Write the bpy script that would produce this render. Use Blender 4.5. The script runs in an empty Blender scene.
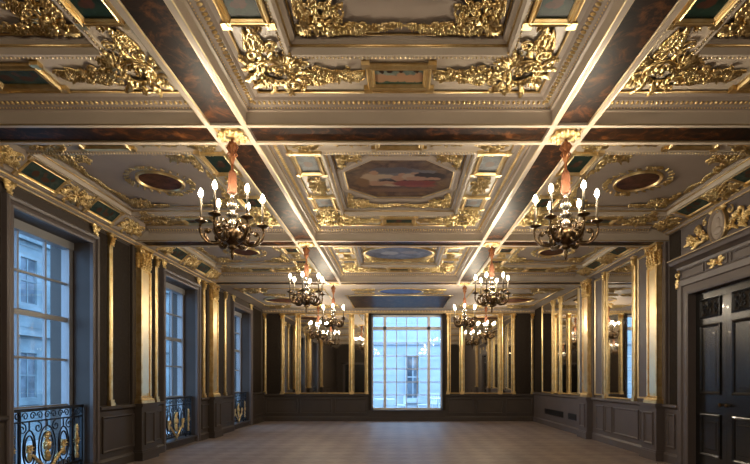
import bpy, math, random
from mathutils import Vector, Matrix
R = random.Random(7)
PI = math.pi
SC = bpy.context.scene
COL = SC.collection
E = 1.42            # eye height; ceiling heights below are given above the eye

# ------------------------------------------------------------------ materials
def new_mat(name):
    m = bpy.data.materials.new(name); m.use_nodes = True
    nt = m.node_tree; nt.nodes.clear()
    out = nt.nodes.new('ShaderNodeOutputMaterial')
    b = nt.nodes.new('ShaderNodeBsdfPrincipled')
    nt.links.new(b.outputs[0], out.inputs[0])
    return m, nt, b, out
def ramp(nt, fac, stops):
    r = nt.nodes.new('ShaderNodeValToRGB'); e = r.color_ramp.elements
    while len(e) < len(stops): e.new(0.5)
    for i, (p, c) in enumerate(stops):
        e[i].position = p; e[i].color = (*c, 1)
    nt.links.new(fac, r.inputs[0]); return r.outputs[0]
def noise(nt, scale, detail=3, rough=0.55, dist=0.0, coord='Object', stretch=None):
    tc = nt.nodes.new('ShaderNodeTexCoord'); n = nt.nodes.new('ShaderNodeTexNoise')
    n.inputs['Scale'].default_value = scale; n.inputs['Detail'].default_value = detail
    n.inputs['Roughness'].default_value = rough; n.inputs['Distortion'].default_value = dist
    src = tc.outputs[coord]
    if stretch:
        mp = nt.nodes.new('ShaderNodeMapping'); mp.inputs['Scale'].default_value = stretch
        nt.links.new(src, mp.inputs[0]); src = mp.outputs[0]
    nt.links.new(src, n.inputs['Vector']); return n.outputs['Fac']
def bump(nt, b, h, strength, dist=0.01):
    n = nt.nodes.new('ShaderNodeBump'); n.inputs['Strength'].default_value = strength
    n.inputs['Distance'].default_value = dist
    nt.links.new(h, n.inputs['Height']); nt.links.new(n.outputs[0], b.inputs['Normal'])
def mat(name, c1, c2=None, scale=8, rough=0.5, metal=0.0, bs=0.0, bscale=40, spec=0.5, stretch=None, coat=0.0):
    m, nt, b, o = new_mat(name)
    if c2: nt.links.new(ramp(nt, noise(nt, scale, stretch=stretch), [(0.35, c1), (0.65, c2)]), b.inputs['Base Color'])
    else: b.inputs['Base Color'].default_value = (*c1, 1)
    b.inputs['Roughness'].default_value = rough; b.inputs['Metallic'].default_value = metal
    b.inputs['Specular IOR Level'].default_value = spec; b.inputs['Coat Weight'].default_value = coat
    if bs: bump(nt, b, noise(nt, bscale), bs)
    return m
M = {}
M['gold'] = mat('gilding', (0.80, 0.57, 0.25), (0.95, 0.76, 0.42), 9, 0.36, 1.0, 0.06, 12)
M['gold_leaf'] = mat('gilded_relief', (0.80, 0.57, 0.24), (0.98, 0.79, 0.43), 14, 0.34, 1.0, 0.3, 45)
M['gold_pale'] = mat('pale_gilding', (0.82, 0.66, 0.40), (0.90, 0.76, 0.50), 4, 0.33, 1.0, 0.08, 20)
M['plaster'] = mat('taupe_plaster', (0.43, 0.355, 0.295), (0.47, 0.39, 0.325), 3, 0.6, 0, 0.05, 60)
M['beam'] = mat('cream_beam_paint', (0.62, 0.53, 0.43), (0.66, 0.565, 0.46), 3, 0.38, 0, 0.03, 60)
M['wall'] = mat('brown_wall_paint', (0.066, 0.052, 0.043), (0.075, 0.059, 0.049), 2, 0.5, 0, 0.03, 50, 0.25)
M['wallgrey'] = mat('lit_wall_paint', (0.125, 0.102, 0.098), (0.140, 0.115, 0.108), 2, 0.45, 0, 0.03, 50)  # same paint as the brown walls, window light put in as a lighter tone
M['silk'] = mat('dark_silk', (0.026, 0.019, 0.014), (0.035, 0.026, 0.019), 30, 0.7, 0, 0.1, 90, 0.12)
M['door'] = mat('black_lacquer', (0.010, 0.009, 0.009), (0.014, 0.013, 0.012), 4, 0.25, 0, 0.03, 30, coat=0.1)
M['iron'] = mat('black_iron', (0.012, 0.013, 0.016), None, 5, 0.4, 0.4)
M['bronze'] = mat('dark_bronze', (0.10, 0.065, 0.035), (0.20, 0.13, 0.07), 20, 0.28, 1.0, 0.2, 60)
M['red_gilt'] = mat('reddish_gilt', (0.26, 0.085, 0.038), (0.42, 0.19, 0.08), 30, 0.4, 0.6, 0.3, 60)
M['velvet'] = mat('salmon_velvet', (0.135, 0.046, 0.018), (0.165, 0.058, 0.024), 30, 0.75, 0, 0.1, 90)
M['candle'] = mat('ivory_candle', (0.15, 0.125, 0.09), None, 5, 0.5)
M['silver'] = mat('pale_silver_gilt', (0.50, 0.44, 0.34), (0.62, 0.57, 0.48), 20, 0.25, 1.0, 0.1, 50)
M['sash'] = mat('sash_paint', (0.30, 0.30, 0.31), None, 5, 0.4)
M['whitesash'] = mat('white_sash_paint', (0.85, 0.85, 0.86), None, 5, 0.4)
M['stone'] = mat('portland_stone', (0.11, 0.135, 0.14), (0.20, 0.235, 0.24), 1.2, 0.8, 0, 0.2, 8)
M['palestone'] = mat('white_stucco', (0.40, 0.41, 0.42), (0.48, 0.485, 0.49), 0.8, 0.8, 0, 0.1, 8)
M['extglass'] = mat('dark_window_glass', (0.05, 0.06, 0.07), (0.16, 0.18, 0.2), 1.5, 0.1)
M['street'] = mat('grey_paving', (0.25, 0.25, 0.25), (0.33, 0.33, 0.33), 2, 0.85)
M['vent'] = mat('black_vent', (0.008, 0.008, 0.009), None, 5, 0.5)
M['white'] = mat('white_furniture', (0.8, 0.8, 0.8), None, 5, 0.5)

def tortoise():
    m, nt, b, o = new_mat('tortoiseshell_lacquer')
    n1 = noise(nt, 5.0, 6, 0.68, 1.2)
    nt.links.new(ramp(nt, n1, [(0.36, (0.006, 0.004, 0.003)), (0.52, (0.030, 0.012, 0.005)), (0.62, (0.11, 0.038, 0.011)), (0.75, (0.22, 0.085, 0.024))]), b.inputs['Base Color'])
    b.inputs['Roughness'].default_value = 0.46; b.inputs['Specular IOR Level'].default_value = 0.16
    bump(nt, b, noise(nt, 3.0), 0.03)
    return m
M['tortoise'] = tortoise()
def carpet():
    m, nt, b, o = new_mat('taupe_carpet')
    tc = nt.nodes.new('ShaderNodeTexCoord')
    mp = nt.nodes.new('ShaderNodeMapping'); mp.inputs['Rotation'].default_value = (0, 0, PI/4)
    nt.links.new(tc.outputs['Object'], mp.inputs[0])
    ch = nt.nodes.new('ShaderNodeTexChecker'); ch.inputs['Scale'].default_value = 3.2
    ch.inputs['Color1'].default_value = (0.30, 0.232, 0.20, 1); ch.inputs['Color2'].default_value = (0.36, 0.285, 0.245, 1)
    nt.links.new(mp.outputs[0], ch.inputs[0])
    r = ramp(nt, noise(nt, 1.6, 5, 0.6), [(0.3, (0.78, 0.78, 0.78)), (0.7, (1.12, 1.10, 1.08))])
    mx = nt.nodes.new('ShaderNodeMix'); mx.data_type = 'RGBA'; mx.blend_type = 'MULTIPLY'; mx.inputs[0].default_value = 1
    nt.links.new(ch.outputs['Color'], mx.inputs[6]); nt.links.new(r, mx.inputs[7]); nt.links.new(mx.outputs[2], b.inputs['Base Color'])
    b.inputs['Roughness'].default_value = 0.48; b.inputs['Specular IOR Level'].default_value = 0.45
    bump(nt, b, noise(nt, 120, 2), 0.08, 0.01)
    return m
M['carpet'] = carpet()
def mirror():
    m, nt, b, o = new_mat('old_mirror_glass')
    b.inputs['Base Color'].default_value = (0.82, 0.79, 0.73, 1); b.inputs['Metallic'].default_value = 1; b.inputs['Roughness'].default_value = 0.025
    bump(nt, b, noise(nt, 0.6, 1), 0.02, 0.05)
    return m
M['mirror'] = mirror()
def pane():
    m, nt, b, o = new_mat('window_glass')
    nt.nodes.remove(b)
    t = nt.nodes.new('ShaderNodeBsdfTransparent'); t.inputs[0].default_value = (0.95, 0.97, 0.98, 1)
    g = nt.nodes.new('ShaderNodeBsdfGlossy'); g.inputs['Roughness'].default_value = 0.02
    lw = nt.nodes.new('ShaderNodeLayerWeight'); lw.inputs[0].default_value = 0.5
    pw = nt.nodes.new('ShaderNodeMath'); pw.operation = 'POWER'; pw.inputs[1].default_value = 4.0; nt.links.new(lw.outputs['Facing'], pw.inputs[0])
    f = nt.nodes.new('ShaderNodeMath'); f.operation = 'MULTIPLY_ADD'; f.inputs[1].default_value = 0.75; f.inputs[2].default_value = 0.035; nt.links.new(pw.outputs[0], f.inputs[0])
    x = nt.nodes.new('ShaderNodeMixShader')
    nt.links.new(f.outputs[0], x.inputs[0]); nt.links.new(t.outputs[0], x.inputs[1]); nt.links.new(g.outputs[0], x.inputs[2])
    nt.links.new(x.outputs[0], o.inputs[0]); return m
M['pane'] = pane()
def bulb_mat():
    m, nt, b, o = new_mat('lit_bulb'); nt.nodes.remove(b)
    e = nt.nodes.new('ShaderNodeEmission'); e.inputs[0].default_value = (1.0, 0.84, 0.62, 1); e.inputs[1].default_value = BULB
    nt.links.new(e.outputs[0], o.inputs[0]); return m
BULB = 400.0
M['bulb'] = bulb_mat()
M['offbulb'] = mat('unlit_bulb', (0.75, 0.74, 0.7), None, 5, 0.1)

def painting_mat(name, stops, scale, blobs=(), rough=0.42):
    """oil painting: mottled ground with soft brushed shapes (x, y, rx, ry, colour) in the canvas's own plane"""
    m, nt, b, o = new_mat(name)
    tc = nt.nodes.new('ShaderNodeTexCoord')
    col = ramp(nt, noise(nt, scale, 6, 0.62, 0.8), stops)
    n2 = nt.nodes.new('ShaderNodeTexNoise'); n2.inputs['Scale'].default_value = scale*2.2; n2.inputs['Detail'].default_value = 4
    nt.links.new(tc.outputs['Object'], n2.inputs['Vector'])
    off = nt.nodes.new('ShaderNodeVectorMath'); off.operation = 'SUBTRACT'; off.inputs[1].default_value = (0.5, 0.5, 0.5)
    nt.links.new(n2.outputs['Color'], off.inputs[0])
    sc = nt.nodes.new('ShaderNodeVectorMath'); sc.operation = 'SCALE'; sc.inputs['Scale'].default_value = 0.45/scale
    nt.links.new(off.outputs[0], sc.inputs[0])
    ad = nt.nodes.new('ShaderNodeVectorMath'); nt.links.new(tc.outputs['Object'], ad.inputs[0]); nt.links.new(sc.outputs[0], ad.inputs[1])
    for (x, y, rx, ry, c) in blobs:
        s = nt.nodes.new('ShaderNodeVectorMath'); s.operation = 'SUBTRACT'; s.inputs[1].default_value = (x, y, 0); nt.links.new(ad.outputs[0], s.inputs[0])
        d = nt.nodes.new('ShaderNodeVectorMath'); d.operation = 'MULTIPLY'; d.inputs[1].default_value = (1/rx, 1/ry, 0); nt.links.new(s.outputs[0], d.inputs[0])
        l = nt.nodes.new('ShaderNodeVectorMath'); l.operation = 'LENGTH'; nt.links.new(d.outputs[0], l.inputs[0])
        mr = nt.nodes.new('ShaderNodeMapRange'); mr.interpolation_type = 'SMOOTHSTEP'
        mr.inputs[1].default_value = 0.8; mr.inputs[2].default_value = 1.12; mr.inputs[3].default_value = 1; mr.inputs[4].default_value = 0
        nt.links.new(l.outputs[1], mr.inputs[0])
        mx = nt.nodes.new('ShaderNodeMix'); mx.data_type = 'RGBA'
        nt.links.new(mr.outputs[0], mx.inputs[0]); nt.links.new(col, mx.inputs[6]); mx.inputs[7].default_value = (*c, 1); col = mx.outputs[2]
    nt.links.new(col, b.inputs['Base Color']); b.inputs['Roughness'].default_value = rough; b.inputs['Specular IOR Level'].default_value = 0.15
    return m
FL = (0.42, 0.24, 0.14); CR = (0.46, 0.33, 0.21); RD = (0.22, 0.045, 0.025); DK = (0.035, 0.018, 0.010); GN = (0.03, 0.10, 0.085)
GY = (0.17, 0.15, 0.135); GB = (0.20, 0.105, 0.04)
M['p_octagon'] = painting_mat('octagon_painting', [(0.34, (0.055, 0.027, 0.012)), (0.5, (0.13, 0.07, 0.032)), (0.68, (0.23, 0.135, 0.06))], 4.5,
    [(.0, .16, .42, .22, GY), (-.10, .30, .3, .10, (0.11, 0.09, 0.08)), (.40, .10, .24, .16, DK), (-.02, -.12, .34, .14, DK),
     (-.40, .03, .13, .17, CR), (-.33, .22, .065, .065, FL), (-.25, .10, .20, .07, CR), (-.26, -.13, .26, .085, FL), (-.08, -.20, .15, .05, CR), (-.50, -.10, .10, .16, GB),
     (.00, .04, .10, .10, FL), (.04, .17, .05, .055, FL), (.13, .09, .09, .12, CR), (.20, .21, .05, .05, FL), (.24, .03, .16, .07, FL), (.12, -.14, .22, .10, RD), (.32, -.12, .20, .09, RD), (.30, -.22, .24, .05, (0.27, 0.07, 0.035)), (.46, .02, .12, .05, FL), (.35, .26, .16, .05, GY), (0, -.38, .5, .07, GB)])
M['p_oval_grey'] = painting_mat('grey_oval_painting', [(0.3, (0.07, 0.07, 0.10)), (0.55, (0.18, 0.19, 0.25)), (0.75, (0.36, 0.36, 0.40))], 3.5, [(-.2, .0, .2, .14, (0.38, 0.36, 0.36)), (.22, .05, .2, .12, (0.3, 0.26, 0.27))])
M['p_oval_blue'] = painting_mat('blue_oval_painting', [(0.3, (0.04, 0.045, 0.15)), (0.55, (0.09, 0.11, 0.32)), (0.75, (0.2, 0.23, 0.5))], 4)
M['p_brown'] = painting_mat('brown_oval_painting', [(0.35, (0.045, 0.016, 0.010)), (0.55, (0.13, 0.045, 0.026)), (0.75, (0.24, 0.10, 0.06))], 7)
M['p_putti'] = painting_mat('landscape_with_figures', [(0.35, (0.10, 0.15, 0.13)), (0.6, (0.26, 0.30, 0.25))], 8,
    [(0, -.10, .6, .05, (0.05, 0.09, 0.06)), (-.16, -.02, .06, .07, FL), (-.07, -.03, .07, .05, FL), (.02, -.01, .05, .07, FL), (.10, -.03, .06, .06, FL), (.17, -.01, .05, .07, FL), (-.15, .07, .022, .022, DK), (-.08, .07, .022, .022, DK), (.02, .07, .022, .022, DK), (.15, .07, .022, .022, DK)])
M['p_green'] = painting_mat('green_figure_painting', [(0.35, (0.008, 0.022, 0.017)), (0.6, (0.018, 0.045, 0.033)), (0.8, (0.05, 0.07, 0.05))], 7, [(0, -.03, .05, .08, (0.09, 0.035, 0.022)), (.02, .06, .03, .03, (0.16, 0.08, 0.05)), (-.05, -.07, .04, .03, (0.07, 0.03, 0.02))])
M['p_dark'] = painting_mat('dark_figure_painting', [(0.35, (0.015, 0.035, 0.03)), (0.6, (0.05, 0.075, 0.06)), (0.8, (0.10, 0.10, 0.08))], 8, [(-.12, -.02, .05, .05, (0.075, 0.035, 0.022)), (.06, -.03, .07, .035, (0.085, 0.04, 0.025)), (.0, .03, .03, .03, (0.10, 0.055, 0.035)), (.15, .02, .03, .04, (0.07, 0.03, 0.02))])
M['p_slate'] = painting_mat('slate_blue_painting', [(0.35, (0.05, 0.06, 0.075)), (0.6, (0.13, 0.15, 0.17)), (0.8, (0.24, 0.25, 0.26))], 8, [(0, -.02, .06, .08, (0.13, 0.09, 0.075))])

# ------------------------------------------------------------------ mesh builder
class MB:
    def __init__(s): s.v = []; s.f = []
    def quadstrip(s, rings, close=True, cap0=False, cap1=False):
        b = len(s.v); n = len(rings[0])
        for r in rings: s.v += [tuple(p) for p in r]
        for i in range(len(rings)-1):
            for j in range(n if close else n-1):
                k = (j+1) % n
                s.f.append((b+i*n+j, b+i*n+k, b+(i+1)*n+k, b+(i+1)*n+j))
        if cap0: s.f.append(tuple(b+j for j in range(n))[::-1])
        if cap1: s.f.append(tuple(b+(len(rings)-1)*n+j for j in range(n)))
        return s
    def box(s, x0, x1, y0, y1, z0, z1):
        b = len(s.v)
        s.v += [(x, y, z) for z in (z0, z1) for y in (y0, y1) for x in (x0, x1)]
        s.f += [tuple(b+i for i in q) for q in ((0,2,3,1), (4,5,7,6), (0,1,5,4), (2,6,7,3), (0,4,6,2), (1,3,7,5))]
        return s
    def tube(s, pts, r, n=6, caps=True):
        """tapered tube through points; r is one radius or one per point"""
        pts = [Vector(p) for p in pts]; rs = r if isinstance(r, (list, tuple)) else [r]*len(pts)
        rings = []; up = Vector((0, 0, 1))
        for i, p in enumerate(pts):
            t = (pts[min(i+1, len(pts)-1)]-pts[max(i-1, 0)])
            t = t.normalized() if t.length > 1e-9 else Vector((0, 0, 1))
            a = t.cross(up)
            if a.length < 1e-3: a = t.cross(Vector((1, 0, 0)))
            a.normalize(); bb = a.cross(t)
            rings.append([p+(a*math.cos(2*PI*k/n)+bb*math.sin(2*PI*k/n))*rs[i] for k in range(n)])
        return s.quadstrip(rings, True, caps, caps)
    def lathe(s, prof, n=16, c=(0, 0, 0), lobes=0, amp=0.0):
        rings = []
        for r, z in prof:
            rings.append([(c[0]+r*(1+amp*math.cos(lobes*2*PI*k/n))*math.cos(2*PI*k/n), c[1]+r*(1+amp*math.cos(lobes*2*PI*k/n))*math.sin(2*PI*k/n), c[2]+z) for k in range(n)])
        return s.quadstrip(rings, True, True, True)
    def blob(s, c, rx, ry, rz, n=8, m=5):
        rings = [[(c[0]+rx*math.sin(PI*i/m+1e-3)*math.cos(2*PI*k/n), c[1]+ry*math.sin(PI*i/m+1e-3)*math.sin(2*PI*k/n), c[2]-rz*math.cos(PI*i/m)) for k in range(n)] for i in range(m+1)]
        return s.quadstrip(rings, True)
    def frame(s, poly, prof, cap=False):
        """mitred moulding round a closed polygon (ccw); prof = [(inward offset, height)]"""
        n = len(poly); rings = []
        for d, z in prof:
            rg = []
            for i in range(n):
                p, a, c = Vector(poly[i]), Vector(poly[i-1]), Vector(poly[(i+1) % n])
                e1 = (p-a).normalized(); e2 = (c-p).normalized()
                n1 = Vector((-e1.y, e1.x)); n2 = Vector((-e2.y, e2.x))
                bis = n1+n2; k = d*2/max(bis.length_squared, 1e-6)
                q = p+bis*k
                rg.append((q.x, q.y, z))
            rings.append(rg)
        return s.quadstrip(rings, True, False, cap)
    def build(s, name, m, parent=None, smooth=False):
        me = bpy.data.meshes.new(name); me.from_pydata(s.v, [], s.f); me.update()
        me.materials.append(M[m] if isinstance(m, str) else m)
        if smooth: me.polygons.foreach_set('use_smooth', [True]*len(me.polygons))
        o = bpy.data.objects.new(name, me); COL.objects.link(o)
        if parent: o.parent = parent
        return o
def rect(w, h, x=0, y=0): return [(x-w/2, y-h/2), (x+w/2, y-h/2), (x+w/2, y+h/2), (x-w/2, y+h/2)]
def ellipse(a, b, n=40): return [(a*math.cos(2*PI*k/n), b*math.sin(2*PI*k/n)) for k in range(n)]
def empty(name, loc=(0, 0, 0), rz=0):
    o = bpy.data.objects.new(name, None); COL.objects.link(o); o.location = loc; o.rotation_euler = (0, 0, rz); o.empty_display_size = 0.1
    return o
def tag(o, label, cat, group=None, kind=None):
    o['label'] = label; o['category'] = cat; o['kind'] = kind or 'thing'
    if group: o['group'] = group
    return o
def struct(o, label, cat): return tag(o, label, cat, None, 'structure')
def copy_tree(o, parent=None):
    c = o.copy(); COL.objects.link(c)
    if parent: c.parent = parent
    for ch in list(o.children): copy_tree(ch, c)
    return c
def place(o, loc, x, z):
    x = Vector(x).normalized(); z = Vector(z).normalized(); y = z.cross(x).normalized(); x = y.cross(z)
    o.matrix_world = Matrix(((x.x, y.x, z.x, loc[0]), (x.y, y.y, z.y, loc[1]), (x.z, y.z, z.z, loc[2]), (0, 0, 0, 1)))
    return o
TN = [0]
def trim(mb, m, label, smooth=False):
    TN[0] += 1; o = mb.build('trim_%d' % TN[0], m, None, smooth); struct(o, label, 'trim'); return o

# ------------------------------------------------------------------ gilt relief vocabulary (local plane XY, relief along +Z)
def leaf(mb, x, y, a, L, W, bend=0.0, h=0.03, lobes=3.5, z0=0.0):
    n = 12; W *= .85; rings = []; px, py, an = x, y, a
    for i in range(n):
        t = i/(n-1)
        if i: an = a+bend*t; px += math.cos(an)*L/(n-1); py += math.sin(an)*L/(n-1)
        w = W*(math.sin(PI*min(1, t*0.93+0.07))**0.65)*(0.72+0.30*math.cos(2*PI*lobes*t))+0.0015
        zz = z0+h*(0.55+0.6*math.sin(PI*t*0.9)+0.45*t*t*t+.10*math.cos(2*PI*lobes*t))
        nx, ny = -math.sin(an), math.cos(an)
        rings.append([(px+nx*w*s, py+ny*w*s, z0+(zz-z0)*k) for s, k in ((-1, 0.30), (-.6, 1.0), (0, 0.55), (.6, 1.0), (1, 0.30))])
    mb.quadstrip(rings, False)
def scroll(mb, x, y, a, size, turns=1.35, hand=1, r=0.014, h=0.02):
    """C scroll: a stem that winds into a volute"""
    n = 22; pts = []; rs = []
    for i in range(n):
        t = i/(n-1); th = hand*2*PI*turns*t; rad = size*(1-t)**1.15*0.5+size*0.03
        c = (math.cos(a+th)*rad, math.sin(a+th)*rad)
        pts.append((x+c[0], y+c[1], h*(0.6+0.5*t))); rs.append(r*(0.5+0.8*math.sin(PI*min(1, .15+t*.8))))
    mb.tube(pts, rs, 5)
    mb.blob((x, y, h*1.1), r*1.5, r*1.5, r*1.3, 6, 4)
def rosette(mb, x, y, r, n=7, h=0.03):
    a0 = R.random()*PI
    for k in range(n): leaf(mb, x, y, a0+2*PI*k/n, r, r*0.36, 0.25, h, 1.0)
    mb.blob((x, y, h), r*.26, r*.26, r*.22, 6, 4)
def shell(mb, x, y, a, r, n=7, h=0.035):
    for k in range(n): leaf(mb, x, y, a+(k-(n-1)/2)*0.36, r*(1-.05*abs(k-(n-1)/2)), r*.17, 0, h, 0.6)
    mb.blob((x, y, h*.8), r*.2, r*.2, r*.15, 6, 4)
def spray(mb, x, y, a, L, n=5, h=0.03, spread=0.55):
    """acanthus frond: paired leaves along a stem"""
    for k in range(n):
        t = k/n; bx, by = x+math.cos(a)*L*t*.75, y+math.sin(a)*L*t*.75
        s = L*(0.42-.2*t)
        for sg in (1, -1): leaf(mb, bx, by, a+sg*(spread+.25*(1-t)), s, s*.26, -sg*1.1, h*(1-.4*t))
    leaf(mb, x+math.cos(a)*L*.55, y+math.sin(a)*L*.55, a, L*.42, L*.09, 0.2, h)
def join(*ms):
    o = MB()
    for m in ms:
        b = len(o.v); o.v += m.v; o.f += [tuple(i+b for i in f) for f in m.f]
    return o
def cartouche_mesh():
    rg, lv, sc, sh, fl = MB(), MB(), MB(), MB(), MB()
    el = ellipse(.165, .135, 28)
    for k, r in ((1.0, .013), (.86, .006)): rg.tube([(p[0]*k, p[1]*k+.02, .020) for p in el]+[(el[0][0]*k, el[0][1]*k+.02, .020)], r, 6)
    for k in range(13):
        t = 2*PI*k/13+.1
        leaf(lv, .180*math.cos(t), .02+.15*math.sin(t), t+1.15, .17+.05*R.random(), .034, -1.6, .025+.025*R.random())
    for k in range(8):
        t = 2*PI*k/8+.2
        leaf(lv, .160*math.cos(t), .02+.13*math.sin(t), t+PI/2+.5, .13, .024, .6, .045, 2.5, .015)
    shell(sh, 0, .175, PI/2, .15, 9, .04)
    for k in range(9): sh.blob((.15*math.cos(PI/2+(k-4)*.36), .175+.15*math.sin(PI/2+(k-4)*.36), .02), .012, .012, .012, 6, 4)
    for k in range(3): scroll(sc, .05*(k-1), .03-.03*abs(k-1), 1.0+k*2, .07, 1.2, 1 if k % 2 else -1, .006, .012)
    rosette(fl, 0, -.19, .06, 8, .035)
    q = .7071
    for sg in (1, -1):
        P = lambda t, o: (sg*q*(t+o), q*(t-o))          # t along the border, o toward the outer edge
        au = PI/2-sg*PI/4
        for t, o, r, w, hd in ((.24, .12, .15, .011, -1), (.36, -.07, .12, .010, 1), (.47, .07, .10, .009, -1), (.13, .19, .09, .008, 1)):
            x, y = P(t, o); scroll(sc, x, y, au+PI, r, 1.4, sg*hd, w, .025)
        x, y = P(.27, .03); spray(lv, x, y, au-sg*.08, .32, 4, .03)
        x, y = P(.30, .13); spray(lv, x, y, au+sg*.1, .24, 4, .03)
        x, y = P(.06, .20); spray(lv, x, y, au-sg*1.2, .13, 3, .03)
        for t, o, r in ((.33, .04, .045), (.20, .21, .035), (.55, -.01, .03)):
            x, y = P(t, o); rosette(fl, x, y, r, 6, .03)
    return [('oval_ring', rg), ('scrolling_leaves', join(lv, sc, fl)), ('shell', sh)]
def scroll_mesh(L=0.62, W=0.26):
    lv, sc, fl, ce = MB(), MB(), MB(), MB()
    rosette(ce, 0, 0, W*.28, 8, .04)
    for sg in (1, -1):
        a0 = 0 if sg > 0 else PI
        scroll(sc, sg*L*.21, W*.10, a0+PI, W*.62, 1.5, sg, .011, .025)
        scroll(sc, sg*L*.37, -W*.16, a0, W*.46, 1.3, -sg, .009, .025)
        scroll(sc, sg*L*.13, -W*.28, a0, W*.34, 1.3, sg, .008, .025)
        spray(lv, sg*L*.08, -W*.12, a0-sg*.35, L*.32, 4, .035)
        spray(lv, sg*L*.26, W*.18, a0+sg*.25, L*.26, 4, .035)
        spray(lv, sg*L*.10, W*.25, PI/2-sg*.9, L*.2, 3, .035)
        leaf(lv, sg*L*.30, 0, a0, L*.2, W*.13, sg*.8, .04)
        for k in range(4): leaf(lv, sg*L*(.21+.10*math.cos(k*1.5)), W*(.10+.28*math.sin(k*1.5)), k*1.5+a0, W*.3, W*.08, sg*1.0, .035)
        leaf(lv, sg*L*.05, W*.15, PI/2-sg*.5, W*.34, W*.10, -sg*1.0, .04)
        rosette(fl, sg*L*.21, W*.10, W*.12, 6, .035); rosette(fl, sg*L*.44, W*.12, W*.12, 6, .03)
    shell(lv, 0, W*.16, PI/2, W*.34, 7, .045)
    leaf(lv, 0, -W*.1, -PI/2, W*.36, W*.12, 0, .04)
    return [('rosette', ce), ('scrolling_leaves', join(lv, sc, fl))]
def spray_mesh():
    """corner spray for the raised inner panel; +X and +Y arms hug the corner"""
    lv, sc, fl, ce = MB(), MB(), MB(), MB()
    rosette(ce, .12, .12, .095, 8, .05); shell(lv, .07, .07, PI*1.25, .09, 7, .04)
    for f in (0, 1):
        sw = (lambda x, y: (x, y)) if not f else (lambda x, y: (y, x))
        an = (lambda a: a) if not f else (lambda a: PI/2-a)
        h = -1 if f else 1
        for px, py, a, r, hh, q in ((.24, .11, PI, .16, 1, .012), (.38, .08, 0, .12, -1, .010), (.30, .20, .5, .10, -1, .009), (.47, .10, PI, .09, 1, .008)):
            x, y = sw(px, py); scroll(sc, x, y, an(a), r, 1.35, h*hh, q, .03)
        for px, py, a, l, n in ((.16, .06, -.08, .30, 5), (.38, .05, .05, .22, 4), (.24, .22, .55, .15, 3)):
            x, y = sw(px, py); spray(lv, x, y, an(a), l, n, .04)
        for px, py, r in ((.30, .15, .04), (.47, .06, .03), (.56, .075, .03)):
            x, y = sw(px, py); rosette(fl, x, y, r, 6, .035)
    scroll(sc, .22, .22, PI*.25, .15, 1.3, 1, .011, .03)
    return [('rosette', ce), ('scrolling_leaves', join(lv, sc, fl))]
def garland_mesh(L=0.72):
    lv, fl = MB(), MB()
    n = 13
    for k in range(n):
        t = k/(n-1)-.5; x = t*L; y = .02*math.cos(t*2*PI*2)
        d = 0 if t > 0 else PI
        for sg in (1, -1): leaf(lv, x, y, d+sg*.6, .09, .020, -sg*.7, .03)
        if k % 2 == 0: rosette(fl, x, y+.01, .030, 6, .035)
    lv.tube([(t/10*L-L/2, .02*math.cos((t/10-.5)*4*PI), .015) for t in range(11)], .009, 5)
    return [('scrolling_leaves', join(lv, fl))]
def wreath_mesh(a=.375, b=.415):
    lv, fl = MB(), MB()
    for k in range(26):
        t = 2*PI*k/26
        leaf(lv, a*math.cos(t), b*math.sin(t), t+1.2, .09, .018, -.9, .025)
    for t in (PI/2, -PI/2, 0, PI):
        x, y = (a+.03)*math.cos(t), (b+.03)*math.sin(t)
        rosette(fl, x, y, .05, 7, .03)
        leaf(lv, x, y, t+.9, .12, .025, .8, .03); leaf(lv, x, y, t-.9, .12, .025, -.8, .03)
    return [('scrolling_leaves', join(lv, fl))]
ME = {}
def mesh_of(mb, nm):
    me = bpy.data.meshes.new(nm); me.from_pydata(mb.v, [], mb.f); me.update(); me.materials.append(M['gold_leaf'])
    me.polygons.foreach_set('use_smooth', [True]*len(me.polygons)); return me
for nm, fn in (('cart', cartouche_mesh), ('scroll', scroll_mesh), ('spray', spray_mesh), ('garland', garland_mesh), ('wreath', wreath_mesh)):
    ME[nm] = [(pn, mesh_of(mb, 'gilt_'+nm+'_'+pn)) for pn, mb in fn()]
def ornament(kind, name, loc, x, z, label, group, s=1.0):
    e = empty(name); place(e, loc, x, z)
    if s != 1: e.scale = (s, s, s)
    for pn, me in ME[kind]:
        o = bpy.data.objects.new(pn, me); COL.objects.link(o); o.parent = e
    return tag(e, label, 'ornament', group)

# ------------------------------------------------------------------ ceiling
HS, HZ, HI = 2.42, 2.66, 2.76            # beam soffit, coffer border, inner panel (above the eye)
T = [0.97, 4.95, 8.90, 12.56]            # transverse beams
BX, BW = 1.65, 0.195                     # longitudinal beams
WX = 4.70; CX = 4.60; YB = 17.30; YF = -3.0
HC_R = 2.565
# structural slab
struct(MB().box(-5.3, 5.3, YF-.6, YB+.6, E+2.95, E+3.2).build('ceiling', 'plaster'), 'taupe plaster ceiling slab above the coffers and beams', 'ceiling')

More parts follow.
